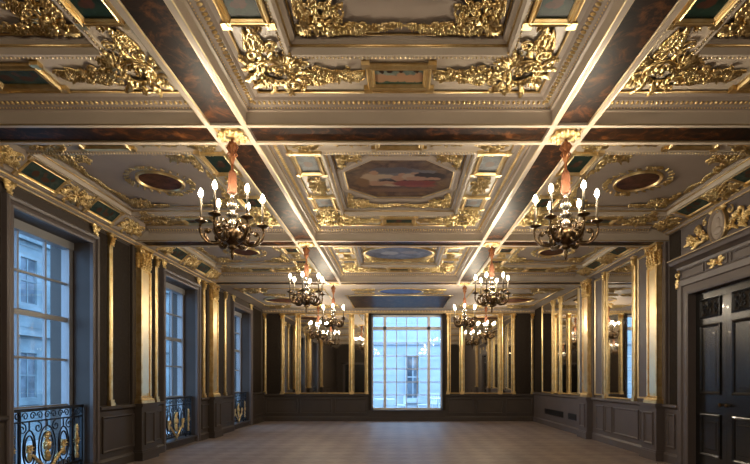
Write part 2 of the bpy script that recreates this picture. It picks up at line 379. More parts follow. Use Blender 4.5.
def beam_mesh(L):
    """local: length along X, soffit at z=0, recessed lacquer bed"""
    mb = MB(); w = BW; i = .152
    mb.box(-L/2, L/2, -w, -i, 0, .40); mb.box(-L/2, L/2, i, w, 0, .40); mb.box(-L/2, L/2, -i, i, .035, .40)
    return mb
def beam(L, loc, rz, label):
    b = trim(beam_mesh(L), 'beam', label); b.location = loc; b.rotation_euler = (0, 0, rz)
    g = MB()
    for s in (1, -1): g.tube([(-L/2, s*.149, .012), (L/2, s*.149, .012)], .008, 6); g.tube([(-L/2, s*(BW+.002), .008), (L/2, s*(BW+.002), .008)], .008, 5)
    g.build('gilt_edge', 'gold_pale', b)
    MB().box(-L/2+.01, L/2-.01, -.143, .143, .022, .040).build('tortoiseshell_panel', 'tortoise', b)
    return b
yl = [YF]+T
for sx, side in ((-1, 'left'), (1, 'right')):
    for k, (a, b, w) in enumerate(((YF, T[0]-BW, 'behind the camera'), (T[0]+BW, T[1]-BW, 'cut by the top of the photo'), (T[1]+BW, T[2]-BW, 'beside the octagonal painting'), (T[2]+BW, T[3]-BW, 'beside the grey oval painting'))):
        beam(b-a, (sx*BX, (a+b)/2, E+HS), PI/2, 'cream and tortoiseshell lengthwise ceiling beam, %s row, %s' % (side, w))
for k, t in enumerate(T):
    w = ('overhead and out of the photo', 'nearest in the photo', 'second from the camera', 'farthest from the camera')[k]
    for a, b, s in ((-CX-.1, -BX-BW, 'left'), (-BX+BW, BX-BW, 'middle'), (BX+BW, CX+.1, 'right')):
        beam(b-a, ((a+b)/2, t, E+HS), 0, 'cream and tortoiseshell cross beam, %s span, %s' % (s, w))
    for sx in (-1, 1):
        mb = MB().box(-BW, BW, -BW, BW, .03, .40)
        mb.frame(rect(2*BW, 2*BW), [(0, .40), (0, 0), (.05, 0), (.06, .012), (.07, .03)])
        o = trim(mb, 'beam', 'cream square boss block where the %s lengthwise beam meets the cross beam %s' % ('left' if sx < 0 else 'right', w))
        o.location = (sx*BX, t, E+HS)
        MB().frame(rect(2*BW-.11, 2*BW-.11), [(0, .03), (0, .012), (.008, .006), (.016, .012), (.016, .03)]).build('gilt_edge', 'gold', o)

PROF = [(0, 0, HS+.002), (0, 0, 2.545), (.022, .022, 2.55), (.026, .026, 2.572), (.05, .05, 2.585), (.105, .105, 2.600), (.12, .12, 2.625), (.155, .155, 2.635), (.16, .16, HZ),
        (.52, .66, HZ), (.525, .665, 2.635), (.56, .70, 2.635), (.575, .715, 2.70), (.62, .76, 2.72), (.63, .77, HI)]
def coffer(xl, xr, yn, yf, wall, desc):
    xl += .003; xr -= .003; yn += .003; yf -= .003
    """one plaster coffer: stepped rings; wall = None / 'l' / 'r' side that meets the cove"""
    rings = []
    for dx, dy, z in PROF:
        dl = dr = dx
        if wall == 'l': dl = max(0, dx-.52)
        if wall == 'r': dr = max(0, dx-.52)
        rings.append([(xl+dl, yn+dy, E+z), (xr-dr, yn+dy, E+z), (xr-dr, yf-dy, E+z), (xl+dl, yf-dy, E+z)])
    mb = MB(); b = len(mb.v); bf = MB()
    for r in rings: mb.v += r; bf.v += r
    for i in range(len(rings)-1):
        for j in range(4):
            if i < 8 and ((wall == 'l' and j == 3) or (wall == 'r' and j == 1)): continue
            k = (j+1) % 4; (bf if i < 2 or 8 <= i < 13 else mb).f.append((b+i*4+j, b+i*4+k, b+i*4+4+k, b+i*4+4+j))
    n = b+(len(rings)-1)*4; mb.f.append((n, n+1, n+2, n+3))
    o = trim(mb, 'plaster', 'taupe plaster coffer of '+desc)
    bf.build('cream_moulding', 'beam', o)
    # egg and dart + bead rows, gilt
    eg = MB(); bd = MB(); ln = MB()
    def run(p, q, mbx, step, rr, elong=1.3):
        p, q = Vector(p), Vector(q); L = (q-p).length; n = max(2, int(L/step)); d = (q-p)/n; ax = abs(d.x) > abs(d.y)
        for i in range(n):
            c = p+d*(i+.5)
            mbx.blob(c, rr*(1 if ax else elong), rr*(elong if ax else 1), rr, 6, 4)
    def ring(i): return rings[i]
    for j in range(4):
        skip = (wall == 'l' and j == 3) or (wall == 'r' and j == 1)
        a, c = Vector(rings[5][j]), Vector(rings[5][(j+1) % 4])
        if not skip:
            mid = lambda u: (Vector(rings[4][u])+Vector(rings[5][u]))/2
            run(mid(j), mid((j+1) % 4), eg, .046, .0155, 1.6)
            p, q = Vector(rings[8][j]), Vector(rings[8][(j+1) % 4]); dz = Vector((0, 0, -.014)); ln.tube([p+dz, q+dz], .012, 5)
            p, q = Vector(rings[3][j]), Vector(rings[3][(j+1) % 4]); run(p, q, eg, .030, .008, 1.0)
        p, q = Vector(rings[10][j]), Vector(rings[10][(j+1) % 4]); run(p-Vector((0, 0, .0)), q, bd, .034, .0105, 1.0)
        p, q = Vector(rings[12][j]), Vector(rings[12][(j+1) % 4]); ln.tube([p, q], .013, 5)
        p, q = Vector(rings[14][j]), Vector(rings[14][(j+1) % 4]); ln.tube([p-Vector((0, 0, .008)), q-Vector((0, 0, .008))], .008, 5)
    eg.build('egg_and_dart', 'gold', o, True); bd.build('bead_moulding', 'gold_pale', o, True); ln.build('gilt_line', 'gold', o, True)
    return o
def painting(name, poly, m, loc, x, z, label, group, fw=.05, fh=.045, ears=None, fm='gold'):
    e = empty(name); place(e, loc, x, z)
    prof = [(0, 0), (0, fh*.6), (fw*.2, fh), (fw*.45, fh*.85), (fw*.55, fh*.6), (fw*.8, fh*.75), (fw, fh*.4), (fw, 0.0)]
    mb = MB().frame(poly, prof)
    if ears:
        w, h = ears
        for sx in (-1, 1):
            for sy in (-1, 1): mb.box(sx*w/2-.035, sx*w/2+.035, sy*h/2-.035, sy*h/2+.035, 0, fh*.9)
    mb.build('frame', fm, e)
    MB().frame(poly, [(fw*.8, .012)], True).build('canvas', m, e)
    if fm == 'plaster': MB().frame(poly, [(fw*.80, .012), (fw*.82, .03), (fw*.9, .034), (fw*.98, .025), (fw*.98, .012)]).build('gilt_slip', 'gold', e)
    return tag(e, label, 'painting', group)
DN = (0, 0, -1)
def orn(kind, name, x, y, h, dx, dy, label, group, s=1.0):
    """on the ceiling, local +X along (dx, dy)"""
    return ornament(kind, name, (x, y, E+h), (dx, dy, 0), DN, label, group, s)

def bay(row, colname):
    yn, yf = T[row]+BW, T[row+1]-BW; yc = (yn+yf)/2
    near = row == 0
    if colname == 'c':
        xl, xr = -BX+BW, BX-BW
        desc = ('nearest middle coffer', 'middle coffer with octagonal painting', 'middle coffer with grey oval painting')[row]
    else:
        xl, xr = (-4.33, -BX-BW) if colname == 'l' else (BX+BW, 4.33)
        sd = 'left' if colname == 'l' else 'right'
        desc = ('nearest %s coffer', 'nearer %s coffer with brown oval', 'farther %s coffer with brown oval')[row] % sd
    coffer(xl, xr, yn, yf, None if colname == 'c' else colname, desc)
    xm = (xl+xr)/2
    if colname == 'l': xm = (-4.28-1.845-.52)/2
    if colname == 'r': xm = -(-4.28-1.845-.52)/2
    zx = .34; zy = .41                         # middle of the border zone from the beam faces
    sides = []
    if colname in 'cr': sides.append((xl+zx, -1))
    if colname in 'cl': sides.append((xr-zx, 1))
    ends = ['far'] if near else ['near', 'far']
    gC = 'gilt corner cartouches on the ceiling'; gS = 'gilt scrollwork on the ceiling borders'; gP = 'gilt corner sprays inside the ceiling panels'
    for en in ends:
        ye = yf-zy if en == 'far' else yn+zy; inw = -1 if en == 'far' else 1
        # corner cartouches; local +Y points to the coffer's middle
        for xs, sg in sides:
            v = Vector((xm-xs, 0)).normalized(); vy = (v.x*.75, inw*.75)
            # z=-Z, y=z cross x -> x = y cross z
            xa = Vector((vy[0], vy[1], 0)).cross(Vector(DN))
            cn = 'left' if xs < xm else 'right'
            orn('cart', 'gilt_ceiling_cartouche', xs+(xm-xs)*.04, ye+inw*.04, HZ, xa.x, xa.y, 'gilt acanthus cartouche, %s %s corner of %s' % (en, cn, desc), gC, 1.0 if near else (.55 if en == 'near' else 1.08))
        # small painting in the middle of the strip with scrolls either side
        w, h = (.56, .35)
        mt = 'p_putti' if (colname == 'c' and row == 0) else ('p_green' if colname == 'c' else 'p_dark')
        xa = (1, 0, 0)
        painting('framed_ceiling_painting', rect(w, h), mt, (xm, ye+inw*-.02, E+HZ), xa, DN,
                 'gilt framed %s painting, %s border of %s' % ({'p_putti': 'pale figure', 'p_green': 'green', 'p_dark': 'dark'}[mt], en, desc), 'small paintings on the ceiling borders', fw=.07, ears=(w, h))
        for sg in (-1, 1):
            if colname == ('l' if sg < 0 else 'r'): continue
            xs = xm+sg*(.53 if colname == 'c' else .62)
            orn('scroll', 'gilt_ceiling_scroll', xs, ye, HZ, xa[0], 0, 'gilt scrollwork %s of the painting, %s border of %s' % ('left' if sg < 0 else 'right', en, desc), gS, .78 if colname == 'c' else .85)
    # long sides: paintings and scroll between
    for xs, sg in sides:
        sn = 'left' if xs < xm else 'right'
        for dy in ((.50,) if near else ((-.80, .54) if row == 1 else (-.55, .45))):
            pos = 'nearer' if dy < 0 else 'farther'
            painting('framed_ceiling_painting', rect(.33, .50 if near else ((.60 if dy < 0 else .50) if row == 1 else (.46 if dy < 0 else .40))), 'p_green' if near else ('p_slate' if colname == 'c' else 'p_green'), (xs, yc+dy, E+HZ), (1, 0, 0), DN,
                     'upright gilt framed painting, %s one, %s border of %s' % (pos, sn, desc), 'small paintings on the ceiling borders', ears=(.33, .50 if near else ((.60 if dy < 0 else .50) if row == 1 else (.46 if dy < 0 else .40))))
        if not near:
            orn('scroll', 'gilt_ceiling_scroll', xs, yc-(.11 if row == 1 else .03), HZ, 0, 1 if sg < 0 else -1, 'gilt scrollwork between upright paintings, %s border of %s' % (sn, desc), gS, .95 if row == 1 else .66)
    # inner panel
    il = xl+(.63 if colname != 'l' else .11); ir = xr-(.63 if colname != 'r' else .11); jn, jf = yn+.77, yf-.77
    for en, yy, ys in (('near', jn, 1), ('far', jf, -1)):
        if near and en == 'near': continue
        for cn, xx, xs in (('left', il, 1), ('right', ir, -1)):
            # local +X/+Y arms along the edges; frame must stay right-handed with z down
            if xs*ys < 0: xa = (xs, 0)
            else: xa = (0, ys)
            sc = .94 if colname == 'c' and row > 0 else (1.08 if near else 1.0)
            orn('spray', 'gilt_ceiling_corner_spray', xx+xs*.03, yy+ys*.03, HI, xa[0], xa[1], 'gilt leaf spray, %s %s corner inside %s' % (en, cn, desc), gP, sc)
        if colname == 'c':
            orn('garland', 'gilt_ceiling_garland', xm, yy+ys*.10, HI, 1, 0, 'gilt flower garland, %s edge inside %s' % (en, desc), 'gilt garlands inside the ceiling panels', .95 if near else 1.15)
            if near: orn('garland', 'gilt_ceiling_garland', xm, yy-.46, HI, 1, 0, 'gilt garland, second from the far edge inside '+desc, 'gilt garlands inside the ceiling panels', 1.1)
    if colname == 'c' and row == 1:
        a, b, c = .74, .67, .40
        poly = [(-a, -b+.37), (-a+c, -b), (a-c, -b), (a, -b+.37), (a, b-.37), (a-c, b), (-a+c, b), (-a, b-.37)]
        painting('framed_ceiling_painting', [(p[0]*1.1, p[1]*1.1) for p in poly], 'p_octagon', (xm, yc-.07, E+HI), (1, 0, 0), DN, 'large octagonal brown painting of reclining figures on the ceiling', None, fw=.10, fh=.05, fm='plaster')

    if colname == 'c' and row == 2:
        painting('framed_ceiling_painting', ellipse(.80, .62), 'p_oval_grey', (xm, yc+.1, E+HI), (1, 0, 0), DN, 'large grey blue oval painting on the middle ceiling beyond the octagonal one', None, fw=.07, fh=.05)
    if colname != 'c' and row > 0:
        painting('framed_ceiling_painting', ellipse(.31, .35, 32), 'p_brown', (xm-.02*(1 if colname == 'r' else -1), yc, E+HI), (1, 0, 0), DN, 'small brown oval painting in the '+desc.replace(' with brown oval', ''), 'small brown ovals on the side ceilings', fw=.045, fh=.035)
        orn('wreath', 'gilt_ceiling_wreath', xm-.02*(1 if colname == 'r' else -1), yc, HI, 1, 0, 'gilt leaf wreath round the brown oval in the '+desc.replace(' with brown oval', ''), 'gilt wreaths round the small brown ovals')
        for sg in (-1, 1):
            orn('garland', 'gilt_ceiling_garland', (il+.05) if sg < 0 else (ir-.05), yc, HI, 0, 1, 'thin gilt leaf garland, %s edge inside %s' % ('left' if sg < 0 else 'right', desc), 'gilt garlands inside the ceiling panels', .9)
for row in (0, 1, 2):
    for c in 'lcr': bay(row, c)

# coves along the side walls
for sg, hc, side in ((-1, HS, 'left'), (1, HC_R, 'right')):
    prof = [(4.75, hc-.055), (4.655, hc-.05), (4.65, hc-.03), (4.625, hc-.02), (4.61, hc), (4.59, hc+.015), (4.56, hc+.02), (4.33, HZ-.004), (4.32, HZ+.02)]
    mb = MB(); mb.quadstrip([[(sg*x, y, E+z) for x, z in prof] for y in (YF, T[3])], False)
    o = trim(mb, 'plaster', 'taupe plaster cove and cornice along the top of the %s wall' % side)
    g = MB(); g.tube([(sg*4.605, YF, E+hc-.004), (sg*4.605, T[3], E+hc-.004)], .013, 6); g.tube([(sg*4.655, YF, E+hc-.045), (sg*4.655, T[3], E+hc-.045)], .009, 6)
    g.build('gilt_line', 'gold', o, True)
    nrm = Vector((-sg*(HZ-hc-.02), 0, -.23)).normalized()
    for row in (0, 1, 2):
        yn, yf = T[row]+BW, T[row+1]-BW; yc = (yn+yf)/2
        wn = ('nearest stretch', 'by nearer brown oval', 'by farther brown oval')[row]
        xc, zc = sg*4.445, E+(hc+.02+HZ)/2
        for dy in ((.62,) if row == 0 else (-.68, .62)):
            painting('framed_ceiling_painting', rect(.66, .25), 'p_dark', (xc, yc+dy, zc), (0, 1, 0), nrm, 'gilt framed green painting on the %s cove, %s, %s' % (side, wn, 'nearer of two' if dy < 0 else 'farther one'), 'small paintings on the coves', fw=.032, fh=.03, ears=(.66, .25))
        if row: ornament('scroll', 'gilt_ceiling_scroll', (xc, yc-.03, zc), (0, sg, 0), nrm, 'gilt scrollwork between paintings on the %s cove, %s' % (side, wn), 'gilt scrollwork on the coves', 1.08)
        for yy, en in (((yf-.40, 'far'),) if row == 0 else ((yn+.40, 'near'), (yf-.40, 'far'))):
            ornament('scroll', 'gilt_ceiling_scroll', (xc, yy, zc), (0, sg, 0), nrm, 'gilt scrollwork at %s end of the %s cove, %s' % (en, side, wn), 'gilt scrollwork on the coves', 1.05)
            xa = Vector((-sg*.7, -.7 if en == 'far' else .7, 0)).cross(Vector(DN))
            orn('cart', 'gilt_ceiling_cartouche', sg*4.0, yy, HZ-.002, xa.x, xa.y, 'gilt cartouche against the %s end of the %s cove, %s' % (en, side, wn), 'gilt corner cartouches on the ceiling', .80)

# end bay: flat ceiling at beam level
y0 = T[3]+BW; hf = HS
mb = MB().box(-4.72, 4.72, y0, YB, E+hf, E+hf+.12)
o = trim(mb, 'plaster', 'flat taupe plaster ceiling of the end bay by the far window')
g = MB()
for a, b in ((-1.5, 1.5),):
    for y in (14.28, 16.72): g.tube([(a-.05, y, E+hf-.004), (b+.05, y, E+hf-.004)], .02, 6)
    for x in (a, b): g.tube([(x, 14.28, E+hf-.004), (x, 16.72, E+hf-.004)], .02, 6)
for x0, x1 in ((-4.3, -2.0), (2.0, 4.3)):
    for y in (13.2, 16.72): g.tube([(x0, y, E+hf-.004), (x1, y, E+hf-.004)], .018, 6)
    for x in (x0, x1): g.tube([(x, 13.2, E+hf-.004), (x, 16.72, E+hf-.004)], .018, 6)
g.build('gilt_line', 'gold', o, True)
MB().box(-1.47, 1.47, 14.31, 16.69, E+hf-.012, E+hf).build('tortoiseshell_panel', 'tortoise', o)
painting('framed_ceiling_painting', ellipse(.62, .46), 'p_oval_blue', (.05, 13.6, E+hf), (1, 0, 0), DN, 'blue oval painting on the flat end ceiling before the far window', None, fw=.05, fh=.03)
for sx, side in ((-1, 'left'), (1, 'right')):
    painting('framed_ceiling_painting', ellipse(.62, .50), 'p_brown', (sx*3.45, 15.1, E+hf), (1, 0, 0), DN, 'brown oval painting on the flat %s end ceiling by the far wall' % side, None, fw=.06, fh=.035)
    for k, (x, y, s) in enumerate(((.95, 13.35, 1.0), (.95, 13.85, .9))):
        orn('scroll', 'gilt_ceiling_scroll', sx*x, y, hf, 1, 0, 'gilt scrollwork %s of the blue oval on the end ceiling, %s' % (side, 'nearer' if k == 0 else 'farther'), 'gilt scrollwork on the end ceiling', s)
    for k, (x, y) in enumerate(((2.4, 13.5), (3.9, 13.5), (2.4, 16.4), (3.9, 16.4))):
        orn('cart', 'gilt_ceiling_cartouche', sx*x, y, hf, 1, 0, 'gilt cartouche in the %s %s corner of the flat %s end ceiling' % ('near' if k < 2 else 'far', ('inner', 'outer')[k % 2], side), 'gilt cartouches on the end ceiling')
    for k, x in enumerate((2.7, 3.5)):
        orn('scroll', 'gilt_ceiling_scroll', sx*x+ (0.1 if k==0 else 0)*sx, 14.15, hf, 1, 0, 'gilt scrollwork on the flat %s end ceiling, %s' % (side, ('toward the middle', 'toward the wall')[k]), 'gilt scrollwork on the end ceiling', 1.0)
# back wall cornice frieze
mb = MB().quadstrip([[(x, YB-d, E+z) for d, z in ((0, 2.30), (.03, 2.30), (.03, 2.33), (.05, 2.34), (.06, 2.39), (.12, 2.42))] for x in (-4.7, 4.7)], False)
o = trim(mb, 'plaster', 'taupe cornice along the top of the far wall')
g = MB()
for h in (2.315, 2.365): g.tube([(-4.7, YB-.045, E+h), (4.7, YB-.045, E+h)], .014, 6)
for k in range(92): g.blob((-4.6+k*.1, YB-.06, E+2.37), .03, .02, .025, 6, 4)
g.build('gilt_frieze', 'gold', o, True)

# ------------------------------------------------------------------ walls, floor
struct(MB().box(-5.4, 5.4, YF-.6, YB+.6, -.2, 0).build('floor', 'carpet'), 'taupe patterned carpet covering the whole floor', 'floor')
WL = [(6.82, 'nearest'), (10.76, 'middle'), (14.92, 'farthest')]
WH = .78; WT = 3.50; WS = .12; OX = -5.30
mb = MB(); ed = [YF-.6]
for c, _ in WL: ed += [c-WH, c+WH]
ed.append(YB+.6)
for i in range(0, len(ed), 2): mb.box(OX, -WX, ed[i], ed[i+1], 0, E+2.95)
for c, _ in WL: mb.box(OX, -WX, c-WH, c+WH, WT, E+2.95); mb.box(OX, -WX, c-WH, c+WH, 0, WS)
struct(mb.build('wall_left', 'wall'), 'dark brown painted left wall pierced by three tall windows', 'wall')
D0, D1, DT = 6.53, 8.05, 2.80
mb = MB().box(WX, 5.3, YF-.6, D0, 0, E+2.95).box(WX, 5.3, D1, YB+.6, 0, E+2.95).box(WX, 5.3, D0, D1, DT, E+2.95).box(5.2, 5.3, D0, D1, 0, DT)
struct(mb.build('wall_right', 'wallgrey'), 'right wall painted a window-lit taupe with panelling, mirrors and a double door', 'wall')
BX0, BX1, BZ0, BZ1 = -.95, 1.50, .38, 3.68
mb = MB().box(-WX, BX0, YB, YB+.45, 0, E+2.95).box(BX1, WX, YB, YB+.45, 0, E+2.95).box(BX0, BX1, YB, YB+.45, 0, BZ0).box(BX0, BX1, YB, YB+.45, BZ1, E+2.95)
struct(mb.build('wall_back', 'wall'), 'dark brown far wall with mirrors and a tall white window', 'wall')
struct(MB().box(-WX, WX, YF-.4, YF, 0, E+2.95).build('wall_front', 'wall'), 'dark brown wall behind the camera seen in the mirrors', 'wall')

# dado with raised panels, local: along X, up Z, face toward -Y
def dado(name, L, spans, m, label, h=1.0, parent=None):
    mb = MB().box(0, L, -.05, .04, 0, h-.06)
    prof = [(.04, h-.08), (-.055, h-.08), (-.085, h-.05), (-.10, h-.045), (-.10, h-.012), (-.09, h), (.04, h)]
    mb.quadstrip([[(x, y, z) for y, z in prof] for x in (0, L)], True, True, True)
    prof = [(.04, 0), (-.085, 0), (-.085, .13), (-.065, .155), (-.05, .17)]
    mb.quadstrip([[(x, y, z) for y, z in prof] for x in (0, L)], False)
    o = mb.build(name, m); struct(o, label, 'baseboard')
    for a, b in spans:
        p = MB(); q = [(a, .26), (b, .26), (b, h-.16), (a, h-.16)]
        p.frame(q, [(0, 0), (0, .022), (.018, .026), (.03, .010), (.04, .004)])
        p.v = [(x, -.05-z, y) for x, y, z in p.v]
        p.build('panel_moulding', m, o)
    return o
def even(a, b, n, g=.09): 
    w = (b-a-g*(n+1))/n
    return [(a+g+i*(w+g), a+g+i*(w+g)+w) for i in range(n)]
AW = .135
pierL = [(YF, WL[0][0]-WH-AW), (WL[0][0]+WH+AW, WL[1][0]-WH-AW), (WL[1][0]+WH+AW, WL[2][0]-WH-AW), (WL[2][0]+WH+AW, YB)]
nm = ('behind_camera', 'left_near', 'left_mid', 'left_far')
for i, (a, b) in enumerate(pierL):
    o = dado('baseboard_left' if i == 1 else 'baseboard_left_%s' % ('front', '', 'middle', 'end')[i], b-a, even(0, b-a, 2 if i in (1, 2) else (1 if i == 3 else 5)), 'wall',
             'dark brown panelled dado on the left wall, %s' % ('before the nearest window', 'between nearest and middle windows', 'between middle and farthest windows', 'beyond the farthest window')[i])
    o.location = (-WX, a, 0); o.rotation_euler = (0, 0, PI/2); o.scale = (1, 1, 1)
for i, (a, b, sp) in enumerate(((YF, D0-.26, even(0, D0-.26-YF, 5)), (D1+.26, YB, [(.1, .35), (.98, 1.3), (1.38, 2.5), (2.58, 2.95), (3.02, 3.45)]))):
    o = dado('baseboard_right' if i else 'baseboard_right_front', b-a, [(b-a-q, b-a-p) for p, q in sp] if i else sp, 'wallgrey', 'taupe panelled dado on the right wall, ' + ('beyond the double door' if i else 'before the double door'))
    o.location = (WX, b, 0); o.rotation_euler = (0, 0, -PI/2)
for i, (a, b, n, s) in enumerate(((-WX, BX0-.08, 3, 'left of the far window'), (BX1+.08, WX, 3, 'right of the far window'))):
    o = dado('baseboard_back' if i == 0 else 'baseboard_back_right', b-a, even(0, b-a, n), 'wall', 'dark brown panelled dado on the far wall, '+s, h=.93)
    o.location = (a, YB, 0)
o = MB().box(BX0-.08, BX1+.08, YB-.06, YB+.02, 0, .34).box(BX0-.08, BX1+.08, YB-.09, YB+.02, 0, .13).box(BX0-.08, BX1+.08, YB-.10, YB+.10, .34, .38).build('baseboard_back_sill', 'wall')
struct(o, 'dark brown low skirting and sill under the far window', 'baseboard')
o = dado('baseboard_front', 2*WX-2.2, even(0, 2*WX-2.2, 6), 'wall', 'dark brown panelled dado on the wall behind the camera'); o.location = (WX, YF, 0); o.rotation_euler = (0, 0, PI)

# ------------------------------------------------------------------ windows
def architrave(y0, y1, z1, w, side, m):
    """door / window surround on a side wall: stepped profile up, across, down"""
    s = side; rings = []
    prof = [(0, 0), (.0, .05), (.03, .06), (w*.55, .05), (w*.6, .075), (w-.02, .085), (w, .07), (w, 0)]
    X = s*WX
    for (yy, zz, oy, oz) in ((y0, 0, -1, 0), (y0, z1, -1, 1), (y1, z1, 1, 1), (y1, 0, 1, 0)):
        rings.append([(X-s*p, yy+oy*d, zz+oz*d) for d, p in prof])
    return MB().quadstrip(rings, False)
for i, (c, w) in enumerate(WL):
    e = struct(empty('window_%d' % (i+1), (-WX, c, WS)), 'tall sash window in a brown architrave on the left wall, %s of three' % w, 'window')
    def add(mb, name, m, smooth=False):
        o = mb.build(name, m, e, smooth); o.location = (WX, -c, -WS); return o
    add(architrave(c-WH, c+WH, WT, AW, -1, 'wall'), 'architrave', 'wallgrey')
    for yb in (c-WH-AW*.55, c+WH+AW*.55):
        g = MB(); tmp = MB(); scroll(tmp, 0, .12, PI/2, .10, 1.3, 1, .014, .03); leaf(tmp, 0, .10, -PI/2, .13, .045, 0, .05); leaf(tmp, -.03, .06, PI/2+.3, .12, .03, .3, .05); leaf(tmp, .03, .06, PI/2-.3, .12, .03, -.3, .05)
        g.v = [(-WX+.02+z, yb+x, WT+AW+.0+y) for x, y, z in tmp.v]; g.f = tmp.f; g.box(-WX, -WX+.06, yb-.07, yb+.07, WT+AW+.14, WT+AW+.17); add(g, 'gilt_bracket', 'gold_leaf', True)
    X = -5.02; fr = MB()
    y0, y1, z0, z1 = c-WH, c+WH, WS, WT
    fr.box(X-.06, X+.06, y0, y0+.08, z0, z1); fr.box(X-.06, X+.06, y1-.08, y1, z0, z1); fr.box(X-.06, X+.08, y0, y1, z1-.12, z1); fr.box(X-.06, X+.06, y0, y1, z0, z0+.12)
    add(fr, 'sash_frame', 'sash')
    br = MB(); zr = 1.42+71*7/500*.96
    ym = c-.18
    for z, t in ((1.05, .015), (1.72, .015), (2.32, .035), (2.86, .015)): br.box(X-.025, X+.025, y0+.08, y1-.08, z-t, z+t)
    for y in (c-.26, c+.26): br.box(X-.02, X+.02, y-.014, y+.014, z0+.12, z1-.12)
    add(br, 'glazing_bars', 'sash')
    add(MB().box(X-.004, X+.004, y0+.07, y1-.07, z0+.1, z1-.1), 'glass', 'pane')
    add(MB().box(-WX-.26, -WX+.06, y0, y1, WS, WS+.03), 'sill', 'wall')
e = struct(empty('window_4', (.28, YB, BZ0)), 'tall white many paned window in the middle of the far wall', 'window')
def addb(mb, name, m):
    o = mb.build(name, m, e); o.location = (-.28, -YB, -BZ0); return o
Y = YB+.22
def bxp(p): return (p-399)*(YB+.2)/500
fr = MB().box(BX0, BX1, Y-.05, Y+.05, BZ0, BZ0+.07).box(BX0, BX1, Y-.05, Y+.05, BZ1-.06, BZ1).box(BX0, BX0+.05, Y-.05, Y+.05, BZ0, BZ1).box(BX1-.05, BX1, Y-.05, Y+.05, BZ0, BZ1)
for p in (384.9, 428.7): fr.box(bxp(p)-.05, bxp(p)+.05, Y-.06, Y+.05, BZ0, BZ1)
fr.box(BX0, BX1, Y-.06, Y+.05, 3.17, 3.28)
addb(fr, 'frame', 'whitesash')
br = MB()
for p in (396.5, 406.5, 417.2): br.box(bxp(p)-.014, bxp(p)+.014, Y-.02, Y+.02, BZ0, BZ1)
for k in range(5): 
    z = BZ0+.06+(3.17-BZ0-.06)*(k+1)/6; br.box(BX0, BX1, Y-.02, Y+.02, z-.014, z+.014)
addb(br, 'glazing_bars', 'whitesash')
addb(MB().box(BX0, BX1, Y-.003, Y+.003, BZ0, BZ1), 'glass', 'pane')
addb(MB().box(BX0-.10, BX0, YB-.09, YB+.02, .38, 3.72).box(BX1, BX1+.10, YB-.09, YB+.02, .38, 3.72), 'dark_surround', 'silk')

# ------------------------------------------------------------------ railings
def tube2(mb, pts, r, n=6): mb.tube([(x, y, 0) for x, y in pts], r, n)
def railing():
    e = empty('balcony_railing'); w, z0, z1 = .755, 0, .88
    mb = MB(); mb.box(-w, w, z1-.02, z1+.02, -.025, .025); mb.box(-w, w, z1-.16, z1-.14, -.012, .012); mb.box(-w, w, .05, .075, -.015, .015)
    mb.build('rail', 'iron', e)
    for x in (-w+.02, -.50, .50, w-.02): MB().box(x-.014, x+.014, 0, z1, -.014, .014).build('post', 'iron', e)
    sc = MB()
    for k in range(11):
        x = -w+.09+k*(2*w-.18)/10; hd = 1 if k % 2 else -1
        pts = []
        for i in range(16):
            t = i/15; th = t*2*PI*1.2; r = .055*(1-t*.75); pts.append((x+hd*r*math.cos(th), z1-.08+r*math.sin(th)))
        tube2(sc, pts, .008, 5)
    sc.build('scroll_frieze', 'iron', e, True)
    ov = MB()
    for cx, a, b in ((0, .16, .28), (-.33, .11, .24), (.33, .11, .24)):
        for k in (1.0, .72): tube2(ov, [(cx+a*k*math.cos(2*PI*i/24), .37+b*k*math.sin(2*PI*i/24)) for i in range(25)], .011, 6)
        tube2(ov, [(cx, .37+b), (cx, z1-.15)], .010, 5); tube2(ov, [(cx, .06), (cx, .37-b)], .010, 5)
    for s in (-1, 1):
        for yy, hd in ((.64, 1), (.12, -1)):
            for cx in (.17, .45):
                pts = []
                for i in range(18):
                    t = i/17; th = hd*s*t*2*PI*1.3; r = .075*(1-t*.8); pts.append((s*cx+r*math.cos(th+PI/2), yy+r*math.sin(th+PI/2)))
                tube2(ov, pts, .009, 5)
        for x in (.57, .68): tube2(ov, [(s*x, .07), (s*x, z1-.15)], .007, 5)
    ov.build('iron_scrollwork', 'iron', e, True)
    def gilt(nm, g):
        g.v += [(x, y, -z) for x, y, z in g.v]; n = len(g.v)//2; g.f += [tuple(i+n for i in f[::-1]) for f in g.f]
        g.build(nm, 'gold', e, True)
    gd = MB(); rosette(gd, 0, .40, .07, 7, .02); leaf(gd, 0, .34, -PI/2, .18, .05, 0, .03); leaf(gd, 0, .46, PI/2, .12, .05, 0, .03); gd.blob((0, .38, .02), .05, .07, .03); gilt('gilt_urn', gd)
    for s in (-1, 1):
        gd = MB(); rosette(gd, s*.33, .37, .06, 7, .025); leaf(gd, s*.33, .33, -PI/2, .12, .03, 0, .02); gilt('gilt_flower', gd)
        gd = MB()
        for k in range(6): leaf(gd, s*(.30-.05*k), .30-.045*k, -PI/2-s*.8, .09, .025, .3, .025)
        gilt('gilt_swag', gd); gd = MB()
        for k in range(5): leaf(gd, s*.625, .62-.1*k, -PI/2, .11, .025, 0, .02)
        rosette(gd, s*.625, .38, .045, 6, .025); gilt('gilt_drop', gd)
    return e
proto = railing()
for i, (c, w) in enumerate(WL):
    o = proto if i == 0 else copy_tree(proto)
    place(o, (-4.80, c, WS+.03), (0, 1, 0), (1, 0, 0))
    tag(o, 'black iron balcony railing with gilt flowers in the %s left window' % w, 'railing', 'iron railings in the left windows')

